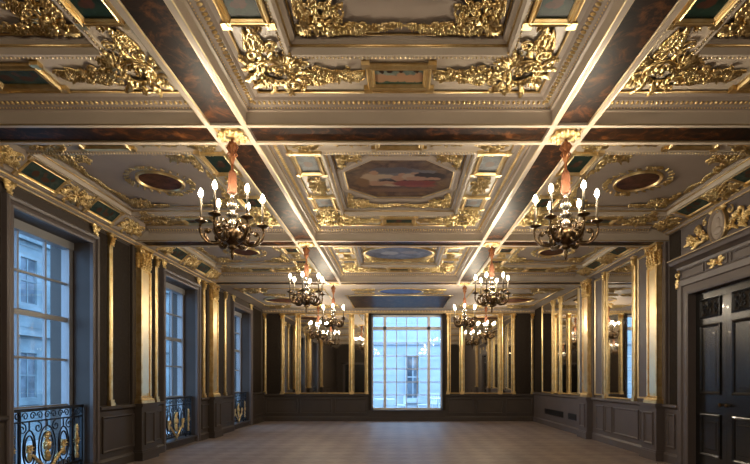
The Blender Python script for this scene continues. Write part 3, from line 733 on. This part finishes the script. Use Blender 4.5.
# ------------------------------------------------------------------ pilasters
def capital(mb, w, d, z0, z1):
    """corinthian capital on a block w wide (x), projecting d (-y is out)"""
    h = z1-z0
    mb.box(-w*.46, w*.46, -d*.92, 0, z0, z1-.03); mb.box(-w*.62, w*.62, -d-.05, 0, z1-.045, z1); mb.box(-w*.52, w*.52, -d-.012, 0, z0-.012, z0+.012)
    tmp = MB()
    for tier, (zz, L) in enumerate(((0.02, .46), (.26, .46))):
        n = 4 if tier == 0 else 3
        for k in range(n):
            x = (k-(n-1)/2)*w*.98/n
            leaf(tmp, x, z0+h*zz, PI/2, h*L, w*.15, 0, .045)
    for s in (-1, 1): 
        scroll(tmp, s*w*.44, z1-.045-h*.12, PI/2, h*.30, 1.3, -s, .014, .05); leaf(tmp, s*w*.1, z0+h*.45, PI/2-s*.5, h*.36, w*.09, -s*.5, .05)
    rosette(tmp, 0, z1-.05, .045, 6, .05)
    mb_v = [(x, -d*.9-z, y) for x, y, z in tmp.v]
    b = len(mb.v); mb.v += mb_v; mb.f += [tuple(i+b for i in f) for f in tmp.f]
    # side leaves
    sd = MB()
    for tier, zz in enumerate((.02, .30)):
        for k in range(2): leaf(sd, -d*(.28+.45*k), z0+h*zz, PI/2, h*.45, d*.3, 0, .035)
    for s in (-1, 1):
        b = len(mb.v); mb.v += [(s*(w*.44+z), x, y) for x, y, z in sd.v]; mb.f += [tuple(i+b for i in f) for f in sd.f]
def pilaster(h1, ped='wall'):
    """local: width x, out -y, z up"""
    e = empty('gilded_pilaster'); w, d = .36, .12; zp = 1.0
    p = MB().box(-.27, .27, -.19, 0, .16, zp-.05).box(-.30, .30, -.22, 0, 0, .15).box(-.285, .285, -.205, 0, .15, .18)
    p.box(-.30, .30, -.225, 0, zp-.05, zp+.005).box(-.285, .285, -.205, 0, zp-.075, zp-.05)
    q = MB().frame([(-.17, .27), (.17, .27), (.17, .85), (-.17, .85)], [(0, 0), (0, .02), (.02, .024), (.035, .008), (.045, .002)])
    b = len(p.v); p.v += [(x, -.19-z, y) for x, y, z in q.v]; p.f += [tuple(i+b for i in f) for f in q.f]
    p.build('pedestal', ped, e)
    MB().box(-.30, .30, -.045, 0, zp, h1).build('backing', ped, e)
    bs = MB()
    prof = [(.055, 0), (.055, .045), (.045, .05), (.05, .065), (.035, .085), (.018, .095), (.022, .115), (.0, .13)]
    bs.quadstrip([[(-w/2-o, 0, zp+z), (-w/2-o, -d-o, zp+z), (w/2+o, -d-o, zp+z), (w/2+o, 0, zp+z)] for o, z in prof], False); bs.box(-w/2-.05, w/2+.05, -d-.05, 0, zp, zp+.04)
    bs.build('base', 'gold', e)
    s = MB().box(-w/2, w/2, -d, 0, zp+.12, h1-.40)
    for a in (-1, 1): s.box(a*w/2-.05 if a > 0 else -w/2, w/2 if a > 0 else -w/2+.05, -d-.02, -d+.01, zp+.13, h1-.42)
    s.build('shaft', 'gold', e)
    MB().box(-w/2+.065, w/2-.065, -d-.006, -d+.01, zp+.18, h1-.46).build('pale_panel', 'gold_pale', e)
    c = MB(); capital(c, w, d, h1-.42, h1); c.build('capital', 'gold_leaf', e, False)
    return e
def slim(h0, h1):
    e = empty('slim_gilded_pilaster'); w, d = .085, .05
    MB().box(-w/2-.02, w/2+.02, -d-.02, 0, h0, h0+.05).box(-w/2-.01, w/2+.01, -d-.01, 0, h0+.05, h0+.10).build('base', 'gold', e)
    s = MB().quadstrip([[(-w/2, 0, z), (-w/2, -d*.6, z), (-w/4, -d, z), (w/4, -d, z), (w/2, -d*.6, z), (w/2, 0, z)] for z in (h0+.10, h1-.18)], False)
    s.build('shaft', 'gold', e)
    c = MB().box(-w/2-.025, w/2+.025, -d-.03, 0, h1-.035, h1).box(-w/2-.008, w/2+.008, -d-.01, 0, h1-.20, h1-.18).box(-w/2, w/2, -d, 0, h1-.18, h1-.03)
    tmp = MB()
    for k in (-1, 0, 1): leaf(tmp, k*w*.36, h1-.18, PI/2, .12, w*.2, 0, .025)
    for k in (-1, 1): leaf(tmp, k*w*.3, h1-.10, PI/2-k*.6, .08, w*.2, -k*.6, .025)
    b = len(c.v); c.v += [(x, -d-z, y) for x, y, z in tmp.v]; c.f += [tuple(i+b for i in f) for f in tmp.f]
    c.build('capital', 'gold_leaf', e)
    return e
protoL = pilaster(E+HS-.04, 'wall'); protoR = pilaster(E+HS+.02, 'wallgrey')
uL = uR = 0
for k, (y, w) in enumerate(((9.03, 'between nearest and middle windows'), (12.45, 'between middle and farthest windows'), (4.95, 'before the nearest window, out of view'))):
    o = protoL if k == 0 else copy_tree(protoL)
    o.location = (-WX+.003, y, 0); o.rotation_euler = (0, 0, PI/2)
    tag(o, 'broad gilded pilaster with capital on the left wall, '+w, 'pilaster', 'broad gilded pilasters')
for k, (y, w) in enumerate(((9.03, 'nearest the double door'), (12.28, 'farther from the double door'), (4.95, 'before the double door, out of view'))):
    o = protoR if k == 0 else copy_tree(protoR)
    o.location = (WX-.003, y, 0); o.rotation_euler = (0, 0, -PI/2)
    tag(o, 'broad gilded pilaster with capital on the right wall, '+w, 'pilaster', 'broad gilded pilasters')
gS = 'slim gilded pilasters'
pL = slim(1.0, E+HS-.05); pR = slim(1.0, E+HS+.03); pB = slim(.93, E+2.31)
for k, (y, w) in enumerate(((8.10, 'beside the nearest window\'s far side'), (9.62, 'beside the middle window\'s near side'), (11.98, 'just before the farther broad pilaster'), (13.45, 'beside the farthest window\'s near side'))):
    o = pL if k == 0 else copy_tree(pL); o.location = (-WX+.003, y, 0); o.rotation_euler = (0, 0, PI/2); tag(o, 'slim gilded pilaster on the left wall '+w, 'pilaster', gS)
for k, (y, w) in enumerate(((9.92, 'at the near edge of the nearer mirror'), (11.35, 'at the far edge of the nearer mirror'), (14.5, 'between mirrors beyond the broad pilasters, nearer of two'), (15.2, 'between mirrors beyond the broad pilasters, farther of two'))):
    o = pR if k == 0 else copy_tree(pR); o.location = (WX-.003, y, 0); o.rotation_euler = (0, 0, -PI/2); tag(o, 'slim gilded pilaster on the right wall '+w, 'pilaster', gS)
for k, (x, w) in enumerate(((-1.9, 'left of the middle'), (0.6, 'right of the middle'), (3.2, 'toward the corner'))):
    o = copy_tree(pL); o.location = (x, YF+.003, 0); o.rotation_euler = (0, 0, PI); tag(o, 'slim gilded pilaster on the wall behind the camera, '+w, 'pilaster', gS)
def XB(p): return (p-399)*(YB-.05)/500
for k, (p, w) in enumerate(((264.8, 'in the left corner'), (281.8, 'at the left edge of the left mirrors'), (298, 'between first and second left mirror panes'), (351.5, 'between second and third left mirror panes'), (367.3, 'left of the far window'), (448, 'right of the far window'), (462, 'between first and second right mirror panes'), (500.5, 'between second and third right mirror panes'), (514, 'at the right edge of the right mirrors'), (532.6, 'in the right corner'))):
    o = pB if k == 0 else copy_tree(pB); o.location = (XB(p), YB-.003, 0); tag(o, 'slim gilded pilaster on the far wall '+w, 'pilaster', gS)

# ------------------------------------------------------------------ mirrors and wall panels
def wall_mirror(w, h, loc, x, z, label, fw=.03):
    e = empty('wall_mirror'); place(e, loc, x, z)
    MB().frame(rect(w, h), [(0, 0), (0, .03), (fw*.5, .035), (fw, .02), (fw, 0)]).build('frame', 'gold', e)
    MB().box(-w/2+.01, w/2-.01, -h/2+.01, h/2-.01, .001, .012).build('mirror_glass', 'mirror', e)
    return tag(e, label, 'mirror', 'tall wall mirrors')
zt, zb = E+2.30, .95
for a, b, w in ((283.3, 296.2, 'first from the left of the far wall'), (299.8, 349.6, 'wide one left of the far window'), (353.3, 365.5, 'narrow one just left of the far window'), (449.9, 460.2, 'narrow one just right of the far window'), (463.8, 498.8, 'wide one right of the far window'), (502.2, 512.3, 'last at the right of the far wall')):
    xa, xb = XB(a), XB(b)
    wall_mirror(xb-xa, zt-zb, ((xa+xb)/2, YB-.003, (zt+zb)/2), (1, 0, 0), (0, -1, 0), 'tall mirror pane, '+w)
zt, zb = E+HS+.01, 1.02
for a, b, w in ((10.0, 11.27, 'between slim pilasters on the right wall'), (13.05, 14.43, 'nearest beyond the farther broad pilaster on the right wall'), (14.57, 15.13, 'narrow one between slim pilasters far along the right wall'), (15.27, 16.35, 'last before the far corner on the right wall')):
    wall_mirror(b-a, zt-zb, (WX-.003, (a+b)/2, (zt+zb)/2), (0, -1, 0), (-1, 0, 0), 'tall mirror pane '+w)
def wpanel(side, a, b, z0, z1, m, label, gilt):
    s = -1 if side == 'l' else 1
    mb = MB().box(min(s*(WX-.015), s*(WX+.01)), max(s*(WX-.015), s*(WX+.01)), a, b, z0, z1)
    o = trim(mb, m, label)
    if gilt:
        f = MB().frame([(a, z0), (b, z0), (b, z1), (a, z1)], [(0, 0), (0, .03), (.02, .035), (.035, .012), (.035, 0)])
        f.v = [(s*(WX-.005-z), x, y) for x, y, z in f.v]; f.build('gilt_frame', 'gold_pale', o)
    return o
for a, b, w in ((7.80, 8.03, 'beyond the nearest window'), (8.17, 8.68, 'before the nearer broad pilaster'), (9.36, 9.56, 'after the nearer broad pilaster'), (12.78, 13.38, 'after the farther broad pilaster'), (16.1, 17.0, 'beyond the farthest window')):
    wpanel('l', a, b, 1.02, E+HS-.1, 'silk', 'dark brown fabric wall panel on the left wall, '+w, False)
for a, b, w in ((9.37, 9.80, 'nearer'), (11.47, 11.95, 'middle'), (12.62, 13.0, 'farther')):
    wpanel('r', a, b, 1.06, E+HS-.04, 'wallgrey', 'taupe wall panel in a thin gilt frame on the right wall, '+w, True)
wpanel('r', 8.34, 8.66, 0.0, E+HC_R-.06, 'silk', 'dark strip of wall between the double door and the nearest right pilaster', False)
wpanel('r', 16.4, 17.25, 1.02, E+HC_R-.1, 'silk', 'dark brown fabric wall panel at the far end of the right wall', False)
for a, b, w in ((-4.66, XB(263), 'left corner'), (XB(267), XB(280), 'left of the mirrors'), (XB(516), XB(531), 'right of the mirrors'), (XB(534.5), 4.66, 'right corner')):
    trim(MB().box(a, b, YB-.015, YB+.01, .95, E+2.30), 'silk', 'dark brown fabric wall panel on the far wall, '+w)

# ------------------------------------------------------------------ double door on the right
e = struct(empty('door_1', (WX+.08, (D0+D1)/2, 0)), 'black panelled double door with pierced grilles in the right wall', 'door')
e.rotation_euler = (0, 0, -PI/2)
dw = (D1-D0)/2
for s in (-1, 1):
    # local x: -x is farther from camera
    lf = MB().box(min(0.002*s, s*dw), max(0.002*s, s*dw), 0, .05, 0, DT)
    d = lf.build('door_leaf', 'door', e)
    cx = s*dw/2; wd = dw-.26
    for z0, z1 in ((.24, .90), (1.20, 2.28)):
        p = MB().frame([(cx-wd/2, z0), (cx+wd/2, z0), (cx+wd/2, z1), (cx-wd/2, z1)], [(0, 0), (0, .018), (.02, .026), (.045, .012), (.055, -.012), (.10, -.008), (.12, .006)], True)
        p.v = [(x, -z, y) for x, y, z in p.v]; p.build('raised_panel', 'door', d)
    g = MB().frame([(cx-wd/2, 2.38), (cx+wd/2, 2.38), (cx+wd/2, 2.68), (cx-wd/2, 2.68)], [(0, 0), (0, .02), (.02, .026), (.035, .01)])
    for k in range(3):
        for hd in (1, -1): scroll(g, cx+(k-1)*wd*.28, 2.53+hd*.055, PI/2*hd, .13, 1.3, hd*(1 if k % 2 else -1), .010, .014)
    for k in range(5): g.tube([(cx-wd/2+.04+k*(wd-.08)/4, 2.40, .006), (cx-wd/2+.04+k*(wd-.08)/4, 2.66, .006)], .006, 5)
    g.v = [(x, -z, y) for x, y, z in g.v]; gg = g.build('grille', 'iron', d)
    b = MB().box(cx-wd/2+.01, cx+wd/2-.01, -.004, .002, 2.39, 2.67); b.build('grille_backing', M['silk'], d)
    k = MB().lathe([(.012, 0), (.02, .01), (.012, .03), (.026, .05), (.026, .065), (.01, .075)], 12)
    k.v = [(s*.07+x, -z, 1.05+y) for x, y, z in k.v]; k.build('door_knob', 'bronze', d, True)
o = architrave(D0, D1, DT, .26, 1, 'wallgrey')
trim(o, 'wallgrey', 'taupe moulded architrave round the double door')
# overdoor
A0, A1 = D0-.26, D1+.26
mb = MB().box(WX-.06, WX+.02, A0, A1, DT+.26, 3.25)
for a, b in ((A0+.08, 6.98), (7.05, 7.53), (7.60, A1-.08)):
    q = MB().frame([(a, 3.07), (b, 3.07), (b, 3.21), (a, 3.21)], [(0, 0), (0, .014), (.012, .018), (.02, .004)])
    bb = len(mb.v); mb.v += [(WX-.06-z, x, y) for x, y, z in q.v]; mb.f += [tuple(i+bb for i in f) for f in q.f]
cpr = [(.0, 3.22), (.08, 3.22), (.09, 3.26), (.14, 3.285), (.20, 3.30), (.22, 3.34), (.25, 3.37), (.25, 3.385), (.0, 3.41)]
mb.quadstrip([[(WX-p, y, z) for p, z in cpr] for y in (A0, A1)], False, False, False)
for y in (A0, A1):
    b = len(mb.v); mb.v += [(WX-p, y, z) for p, z in cpr]; mb.f.append(tuple(range(b, b+len(cpr))))
o = trim(mb, 'wallgrey', 'taupe overdoor frieze and cornice shelf above the double door')
g = MB()
leafy = MB(); rosette(leafy, 0, 0, .05, 6, .04)
for s in (-1, 1):
    leaf(leafy, s*.03, 0, 0 if s > 0 else PI, .17, .045, s*.3, .03); leaf(leafy, s*.03, .02, .6 if s > 0 else PI-.6, .12, .03, -s*.4, .03); leaf(leafy, s*.03, -.02, -.6 if s > 0 else PI+.6, .12, .03, s*.4, .03)
bb = len(g.v); g.v += [(WX-.06-z, 7.29+x, 3.14+y) for x, y, z in leafy.v]; g.f += leafy.f
g.build('gilt_leaf', 'gold_leaf', o, True)
g = MB().tube([(WX-.245, A0, 3.37), (WX-.245, A1, 3.37)], .008, 5); g.build('gilt_line', 'gold_pale', o)
for s, y in ((-1, A0+.02), (1, A1-.02)):
    mbk = MB(); tmp = MB(); scroll(tmp, 0, .06, PI/2, .13, 1.3, 1, .016, .03); leaf(tmp, 0, .02, -PI/2, .2, .05, 0, .04)
    mbk.v = [(WX-.06-z, y+x, 3.10+yy) for x, yy, z in tmp.v]; mbk.f = tmp.f; mbk.build('console_bracket', 'gold_leaf', o, True)
ov = empty('overdoor_medallion', (WX-.003, 7.32, 3.42))
tmp = MB().frame(ellipse(.19, .235, 32), [(0, 0), (0, .05), (.015, .07), (.03, .05), (.035, .03)], True); tmp.v = [(-z, x, y+.26) for x, y, z in tmp.v]; tmp.build('oval_plaque', 'plaster', ov)
tmp = MB().frame(ellipse(.21, .255, 32), [(0, 0), (0, .05), (.012, .06), (.02, .04)]); tmp.v = [(-z, x, y+.26) for x, y, z in tmp.v]; tmp.build('gilt_rim', 'gold', ov)
tmp = MB(); tmp.blob((0, .035, .03), .06, .08, .02, 10, 6); tmp.blob((0, -.08, .03), .095, .06, .02, 10, 6); tmp.v = [(-z, x, y+.27) for x, y, z in tmp.v]; tmp.build('relief_bust', 'plaster', ov, True)
tmp = MB()
for s in (-1, 1):
    for k in range(5):
        spray(tmp, s*(.25+.10*k), .20+.05*math.sin(k*2), (0 if s > 0 else PI)+s*(.7 if k % 2 else -.5), .22, 3, .05)
    for k in range(6): rosette(tmp, s*(.25+.09*k), .22-.06*math.cos(k*1.7), .05, 6, .06)
    scroll(tmp, s*.48, .32, 0, .2, 1.4, s, .014, .04); scroll(tmp, s*.29, .40, PI/2, .12, 1.3, -s, .012, .05)
    leaf(tmp, s*.05, .47, PI/2-s*1.2, .14, .04, -s*.4, .05)
shell(tmp, 0, .46, PI/2, .09, 7, .05)
tmp.v = [(-z, x, min(y, .53)) for x, y, z in tmp.v]; tmp.build('gilt_ceiling_garland', 'gold_leaf', ov, True)
tag(ov, 'oval relief medallion with gilt garlands over the double door', 'medallion')
# door at the camera end, seen in the mirrors
e = struct(empty('door_2', (-3.3, YF+.03, 0)), 'dark panelled door in the wall behind the camera, reflected in the mirrors', 'door')
mb = MB().box(-.9, -.75, 0, .06, 0, 2.75).box(.75, .9, 0, .06, 0, 2.75).box(-.9, .9, 0, .06, 2.6, 2.75); mb.build('door_frame', 'wallgrey', e)
for s in (-1, 1):
    d = MB().box(min(.005*s, .75*s), max(.005*s, .75*s), 0, .04, 0, 2.6).build('door_leaf', 'door', e)
    p = MB().frame([(s*.375-.25, .25), (s*.375+.25, .25), (s*.375+.25, 2.4), (s*.375-.25, 2.4)], [(0, 0), (0, .02), (.03, .02), (.05, -.01)]); p.v = [(x, .04+z, y) for x, y, z in p.v]; p.build('raised_panel', 'door', d)

# vents in the right dado
for a, b, w in ((14.15, 15.95, 'longer'), (13.1, 13.75, 'shorter')):
    v = empty('vent_grille', (WX-.05, (a+b)/2, .35))
    MB().box(-.006, .004, -(b-a)/2, (b-a)/2, 0, .17).build('frame', 'vent', v)
    sl = MB()
    for k in range(5): sl.box(-.014, -.004, -(b-a)/2+.02, (b-a)/2-.02, .02+k*.03, .032+k*.03)
    sl.build('slats', 'vent', v); tag(v, '%s black vent grille low in the far right dado' % w, 'vent', 'vents in the right dado')

# ------------------------------------------------------------------ chandeliers
def arc(pts, n=5):
    """catmull-rom through points"""
    P = [Vector(p) for p in pts]; out = []
    for i in range(len(P)-1):
        p0, p1, p2, p3 = P[max(i-1, 0)], P[i], P[i+1], P[min(i+2, len(P)-1)]
        for k in range(n):
            t = k/n
            out.append(0.5*((2*p1)+(p2-p0)*t+(2*p0-5*p1+4*p2-p3)*t*t+(3*p1-p0-3*p2+p3)*t*t*t))
    return out+[P[-1]]
def chandelier():
    e = empty('chandelier')
    c = MB().lathe([(.02, -.07), (.05, -.06), (.09, -.035), (.11, -.02), (.115, 0)], 16, lobes=8, amp=.06)
    tmp = MB()
    for k in range(10): leaf(tmp, .04*math.cos(2*PI*k/10), .04*math.sin(2*PI*k/10), 2*PI*k/10, .11, .03, .4, .035)
    b = len(c.v); c.v += [(x, y, -.02-z) for x, y, z in tmp.v]; c.f += [tuple(i+b for i in f) for f in tmp.f]
    c.build('ceiling_rose', 'gold_leaf', e, True)
    s = MB().lathe([(.012, -.06), (.014, -.09), (.035, -.11), (.045, -.15), (.03, -.185), (.018, -.2), (.032, -.225), (.026, -.27), (.014, -.30), (.013, -.37), (.025, -.38), (.012, -.395)], 12)
    tmp = MB()
    for k in range(6):
        a = 2*PI*k/6; s.tube([(.03*math.cos(a), .03*math.sin(a), -.10), (.055*math.cos(a), .055*math.sin(a), -.15), (.03*math.cos(a), .03*math.sin(a), -.19), (.045*math.cos(a+.3), .045*math.sin(a+.3), -.22), (.02*math.cos(a), .02*math.sin(a), -.26)], [.006, .01, .008, .009, .004], 5)
    s.build('carved_stem', 'red_gilt', e, True)
    MB().lathe([(.012, -.385), (.030, -.39), (.034, -.40), (.040, -.44), (.042, -.53), (.044, -.595), (.036, -.605), (.012, -.61)], 16, lobes=8, amp=.05).build('velvet_sleeve', 'velvet', e, True)
    MB().lathe([(.012, -.60), (.03, -.62), (.018, -.64), (.024, -.66), (.045, -.70), (.05, -.73), (.03, -.765), (.02, -.79), (.04, -.80), (.07, -.815), (.045, -.84), (.032, -.88), (.055, -.90), (.06, -.925), (.03, -.945), (.05, -.96)], 16).build('baluster', 'silver', e, True)
    for k in range(6):
        a = 2*PI*k/6; 
    bd = MB().lathe([(.03, -.94), (.06, -.955), (.085, -.985), (.098, -1.02), (.095, -1.06), (.075, -1.095), (.045, -1.11), (.03, -1.125), (.05, -1.14), (.03, -1.155), (.012, -1.165), (.022, -1.185), (.012, -1.205), (.016, -1.225), (.003, -1.26)], 24, lobes=6, amp=.10)
    bd.build('bowl', 'bronze', e, True)
    fl = MB()
    for k in range(6):
        a = 2*PI*(k+.5)/6
        pts = arc([(.10, 0, -1.0), (.16, 0, -1.03), (.17, 0, -.98), (.13, 0, -.95)])
        fl.tube([(p.x*math.cos(a), p.x*math.sin(a), p.z) for p in pts], .009, 5); fl.blob((.15*math.cos(a), .15*math.sin(a), -1.06), .022, .022, .035, 6, 5)
    fl.build('scroll_leaves', 'bronze', e, True)
    # one arm, then copies turned round the stem
    first = None
    for k in range(6):
        a = 2*PI*k/6+.28; unlit = k == UNLIT
        if first is None:
            pts = arc([(.08, 0, -1.06), (.15, 0, -1.11), (.22, 0, -1.09), (.255, 0, -1.02), (.225, 0, -.975), (.20, 0, -1.0)], 4)
            ar = MB().tube(pts, [.016-.006*i/len(pts) for i in range(len(pts))], 6)
            ar.tube(arc([(.06, 0, -.96), (.12, 0, -.90), (.17, 0, -.93), (.165, 0, -.985), (.13, 0, -.97)], 4), .008, 5); ar.blob((.225, 0, -1.0), .02, .02, .02, 6, 5); ar.blob((.135, 0, -.965), .016, .016, .016, 6, 5)
            ar.tube(arc([(.15, 0, -1.11), (.23, 0, -1.10), (.285, 0, -1.04), (.30, 0, -.97), (.29, 0, -.915)], 4), .013, 6)
            tmp = MB(); leaf(tmp, .0, 0, 0, .12, .03, 0, .02)
            b = len(ar.v); ar.v += [(.12+x, y, -1.085-z*.8) for x, y, z in tmp.v]; ar.f += [tuple(i+b for i in f) for f in tmp.f]
            first = ar.build('arm', 'bronze', e, True); first.rotation_euler = (0, 0, a)
            pan = MB().lathe([(.006, -.935), (.02, -.925), (.045, -.915), (.062, -.905), (.060, -.90), (.02, -.908), (.016, -.90), (.022, -.885), (.016, -.87), (.006, -.87)], 14, (.29, 0, 0)); pan.build('drip_pan', 'bronze', first, True)
            MB().lathe([(.0105, -.88), (.0105, -.67), (.004, -.665)], 10, (.29, 0, 0)).build('candle_tube', 'candle', first, True)
            MB().lathe([(.006, -.668), (.017, -.655), (.022, -.635), (.019, -.615), (.010, -.597), (.001, -.585)], 8, (.29, 0, 0)).build('bulb', 'bulb', first, True)
        else:
            c = copy_tree(first, e); c.rotation_euler = (0, 0, a)
            ARMS.append(c)
    return e
UNLIT = -1; ARMS = []
cp = chandelier()
spots = [(-BX, T[1], 'nearest on the left'), (BX, T[1], 'nearest on the right'), (-BX, T[2], 'second on the left'), (BX, T[2], 'second on the right'), (-BX, T[3], 'third on the left'), (BX, T[3], 'third on the right'), (-2.55, 15.8, 'farthest on the left before the mirrors'), (2.75, 15.8, 'farthest on the right before the mirrors'), (-BX, T[0], 'above the camera on the left'), (BX, T[0], 'above the camera on the right')]
for i, (x, y, w) in enumerate(spots):
    o = cp if i == 0 else copy_tree(cp)
    o.location = (x, y, E+HS+(.03 if i < 6 or i > 7 else 0)); o.rotation_euler = (0, 0, (0, .5, .2, .8, .35, .1, .6, .25, 0, 0)[i])
    tag(o, 'bronze six candle chandelier with salmon sleeve, '+w, 'chandelier', 'bronze chandeliers')

# ------------------------------------------------------------------ outside
def facade(name, label, L, H, cols, rows, m, loc, rz, w=1.1, h=2.0, z0=0.8, dz=3.4, off=0):
    e = empty(name, loc, rz)
    wl = MB().box(-L/2, L/2, .12, .6, 0, H)
    for k in range(int(H/.45)): wl.box(-L/2, L/2, .10, .13, k*.45, k*.45+.42) if k % 1 == 0 else None
    for r in range(rows): wl.box(-L/2, L/2, -.06, .13, z0+dz*r+h+.55, z0+dz*r+h+.75)
    wl.build('wall', m, e)
    for r in range(rows):
        for c in range(cols):
            x = (c-(cols-1)/2)*L/cols+off; z = z0+dz*r
            f = MB().frame([(x-w/2, z), (x+w/2, z), (x+w/2, z+h), (x-w/2, z+h)], [(0, 0), (0, .10), (.12, .10), (.14, .02), (.14, 0)])
            f.box(x-.03, x+.03, z, z+h, 0, .04); f.box(x-w/2, x+w/2, z+h*.5-.03, z+h*.5+.03, 0, .05); f.box(x-w/2-.1, x+w/2+.1, z-.15, z, 0, .2)
            f.v = [(a, .10-c_, b) for a, b, c_ in f.v]; o = f.build('window', m, e)
            MB().box(x-w/2+.1, x+w/2-.1, .085, .105, z+.1, z+h-.1).build('pane', 'extglass', o)
    return tag(e, label, 'building')
facade('street_building', 'pale stone building across the street outside the left windows', 48, 9.0, 15, 2, 'stone', (-14.5, 26, -1.0), PI/2, z0=1.6, dz=3.7)
facade('street_building', 'white stucco building outside the far window', 26, 11, 6, 1, 'palestone', (3.0, 30, -1.0), 0, w=.95, h=2.8, z0=1.2, dz=4.6, off=.0)
struct(MB().box(-40, 40, -12, 60, -1.2, -1.0).build('ground', 'street'), 'grey paving outside the building', 'ground')

struct(MB().box(-8, 10, YB+.5, 27, -1.0, -.12).build('ground_terrace', 'street'), 'raised grey paved terrace outside the far window', 'ground')
def terrace_chair():
    e = empty('terrace_chair')
    MB().box(-.22, .22, -.22, .22, .42, .46).build('seat', 'white', e)
    b = MB()
    for k in range(5): b.box(-.19+k*.085, -.15+k*.085, .20, .225, .48, .86)
    b.box(-.22, .22, .195, .23, .84, .90); b.build('backrest', 'white', e)
    for x in (-.2, .2):
        for y in (-.2, .2): MB().tube([(x, y, 0), (x*.95, y*.95, .43)], .018, 6).build('leg', 'white', e)
    return e
def terrace_table():
    e = empty('terrace_table')
    MB().lathe([(.45, .70), (.46, .715), (.45, .73)], 24).build('tabletop', 'white', e)
    MB().lathe([(.03, .04), (.03, .70)], 10).build('stem', 'white', e); MB().lathe([(.24, 0), (.22, .025), (.05, .05)], 16).build('base', 'white', e)
    return e
tp, cpr2 = terrace_table(), terrace_chair()
for i, (x, y, w) in enumerate(((-.65, 21.6, 'left'), (1.75, 22.4, 'right'))):
    o = tp if i == 0 else copy_tree(tp); o.location = (x, y, -.12); tag(o, 'round white table on the terrace outside the far window, '+w, 'table', 'terrace tables')
for i, (x, y, r, w) in enumerate(((-1.35, 21.5, 1.4, 'left of the left table'), (.05, 21.9, -1.3, 'right of the left table'), (1.05, 22.3, 1.5, 'left of the right table'), (2.4, 22.2, -1.6, 'right of the right table'), (1.7, 23.2, .1, 'behind the right table'))):
    o = cpr2 if i == 0 else copy_tree(cpr2); o.location = (x, y, -.12); o.rotation_euler = (0, 0, r); tag(o, 'white slatted chair on the terrace, '+w, 'chair', 'terrace chairs')

# ------------------------------------------------------------------ light and camera
w = bpy.data.worlds.new('sky'); SC.world = w; w.use_nodes = True
bg = w.node_tree.nodes['Background']; bg.inputs[0].default_value = (0.33, 0.60, 1.0, 1); bg.inputs[1].default_value = 7.0
cam = bpy.data.cameras.new('camera'); co = bpy.data.objects.new('camera', cam); COL.objects.link(co)
co.location = (0, 0, E); co.rotation_euler = (PI/2, 0, 0); cam.sensor_width = 36; cam.sensor_fit = 'HORIZONTAL'; cam.lens = 24
cam.shift_x = -(399-375)/750; cam.shift_y = (380-232)/750; cam.clip_start = .05; cam.clip_end = 200
SC.camera = co
vs = SC.view_settings; vs.view_transform = 'Standard'; vs.look = 'None'; vs.exposure = 0.0; vs.gamma = 1; vs.use_curve_mapping = False
SC.cycles.use_denoising = True; SC.cycles.max_bounces = 8; SC.cycles.diffuse_bounces = 4; SC.cycles.glossy_bounces = 5
SC.cycles.sample_clamp_indirect = 6.0; SC.cycles.caustics_reflective = False; SC.cycles.caustics_refractive = False
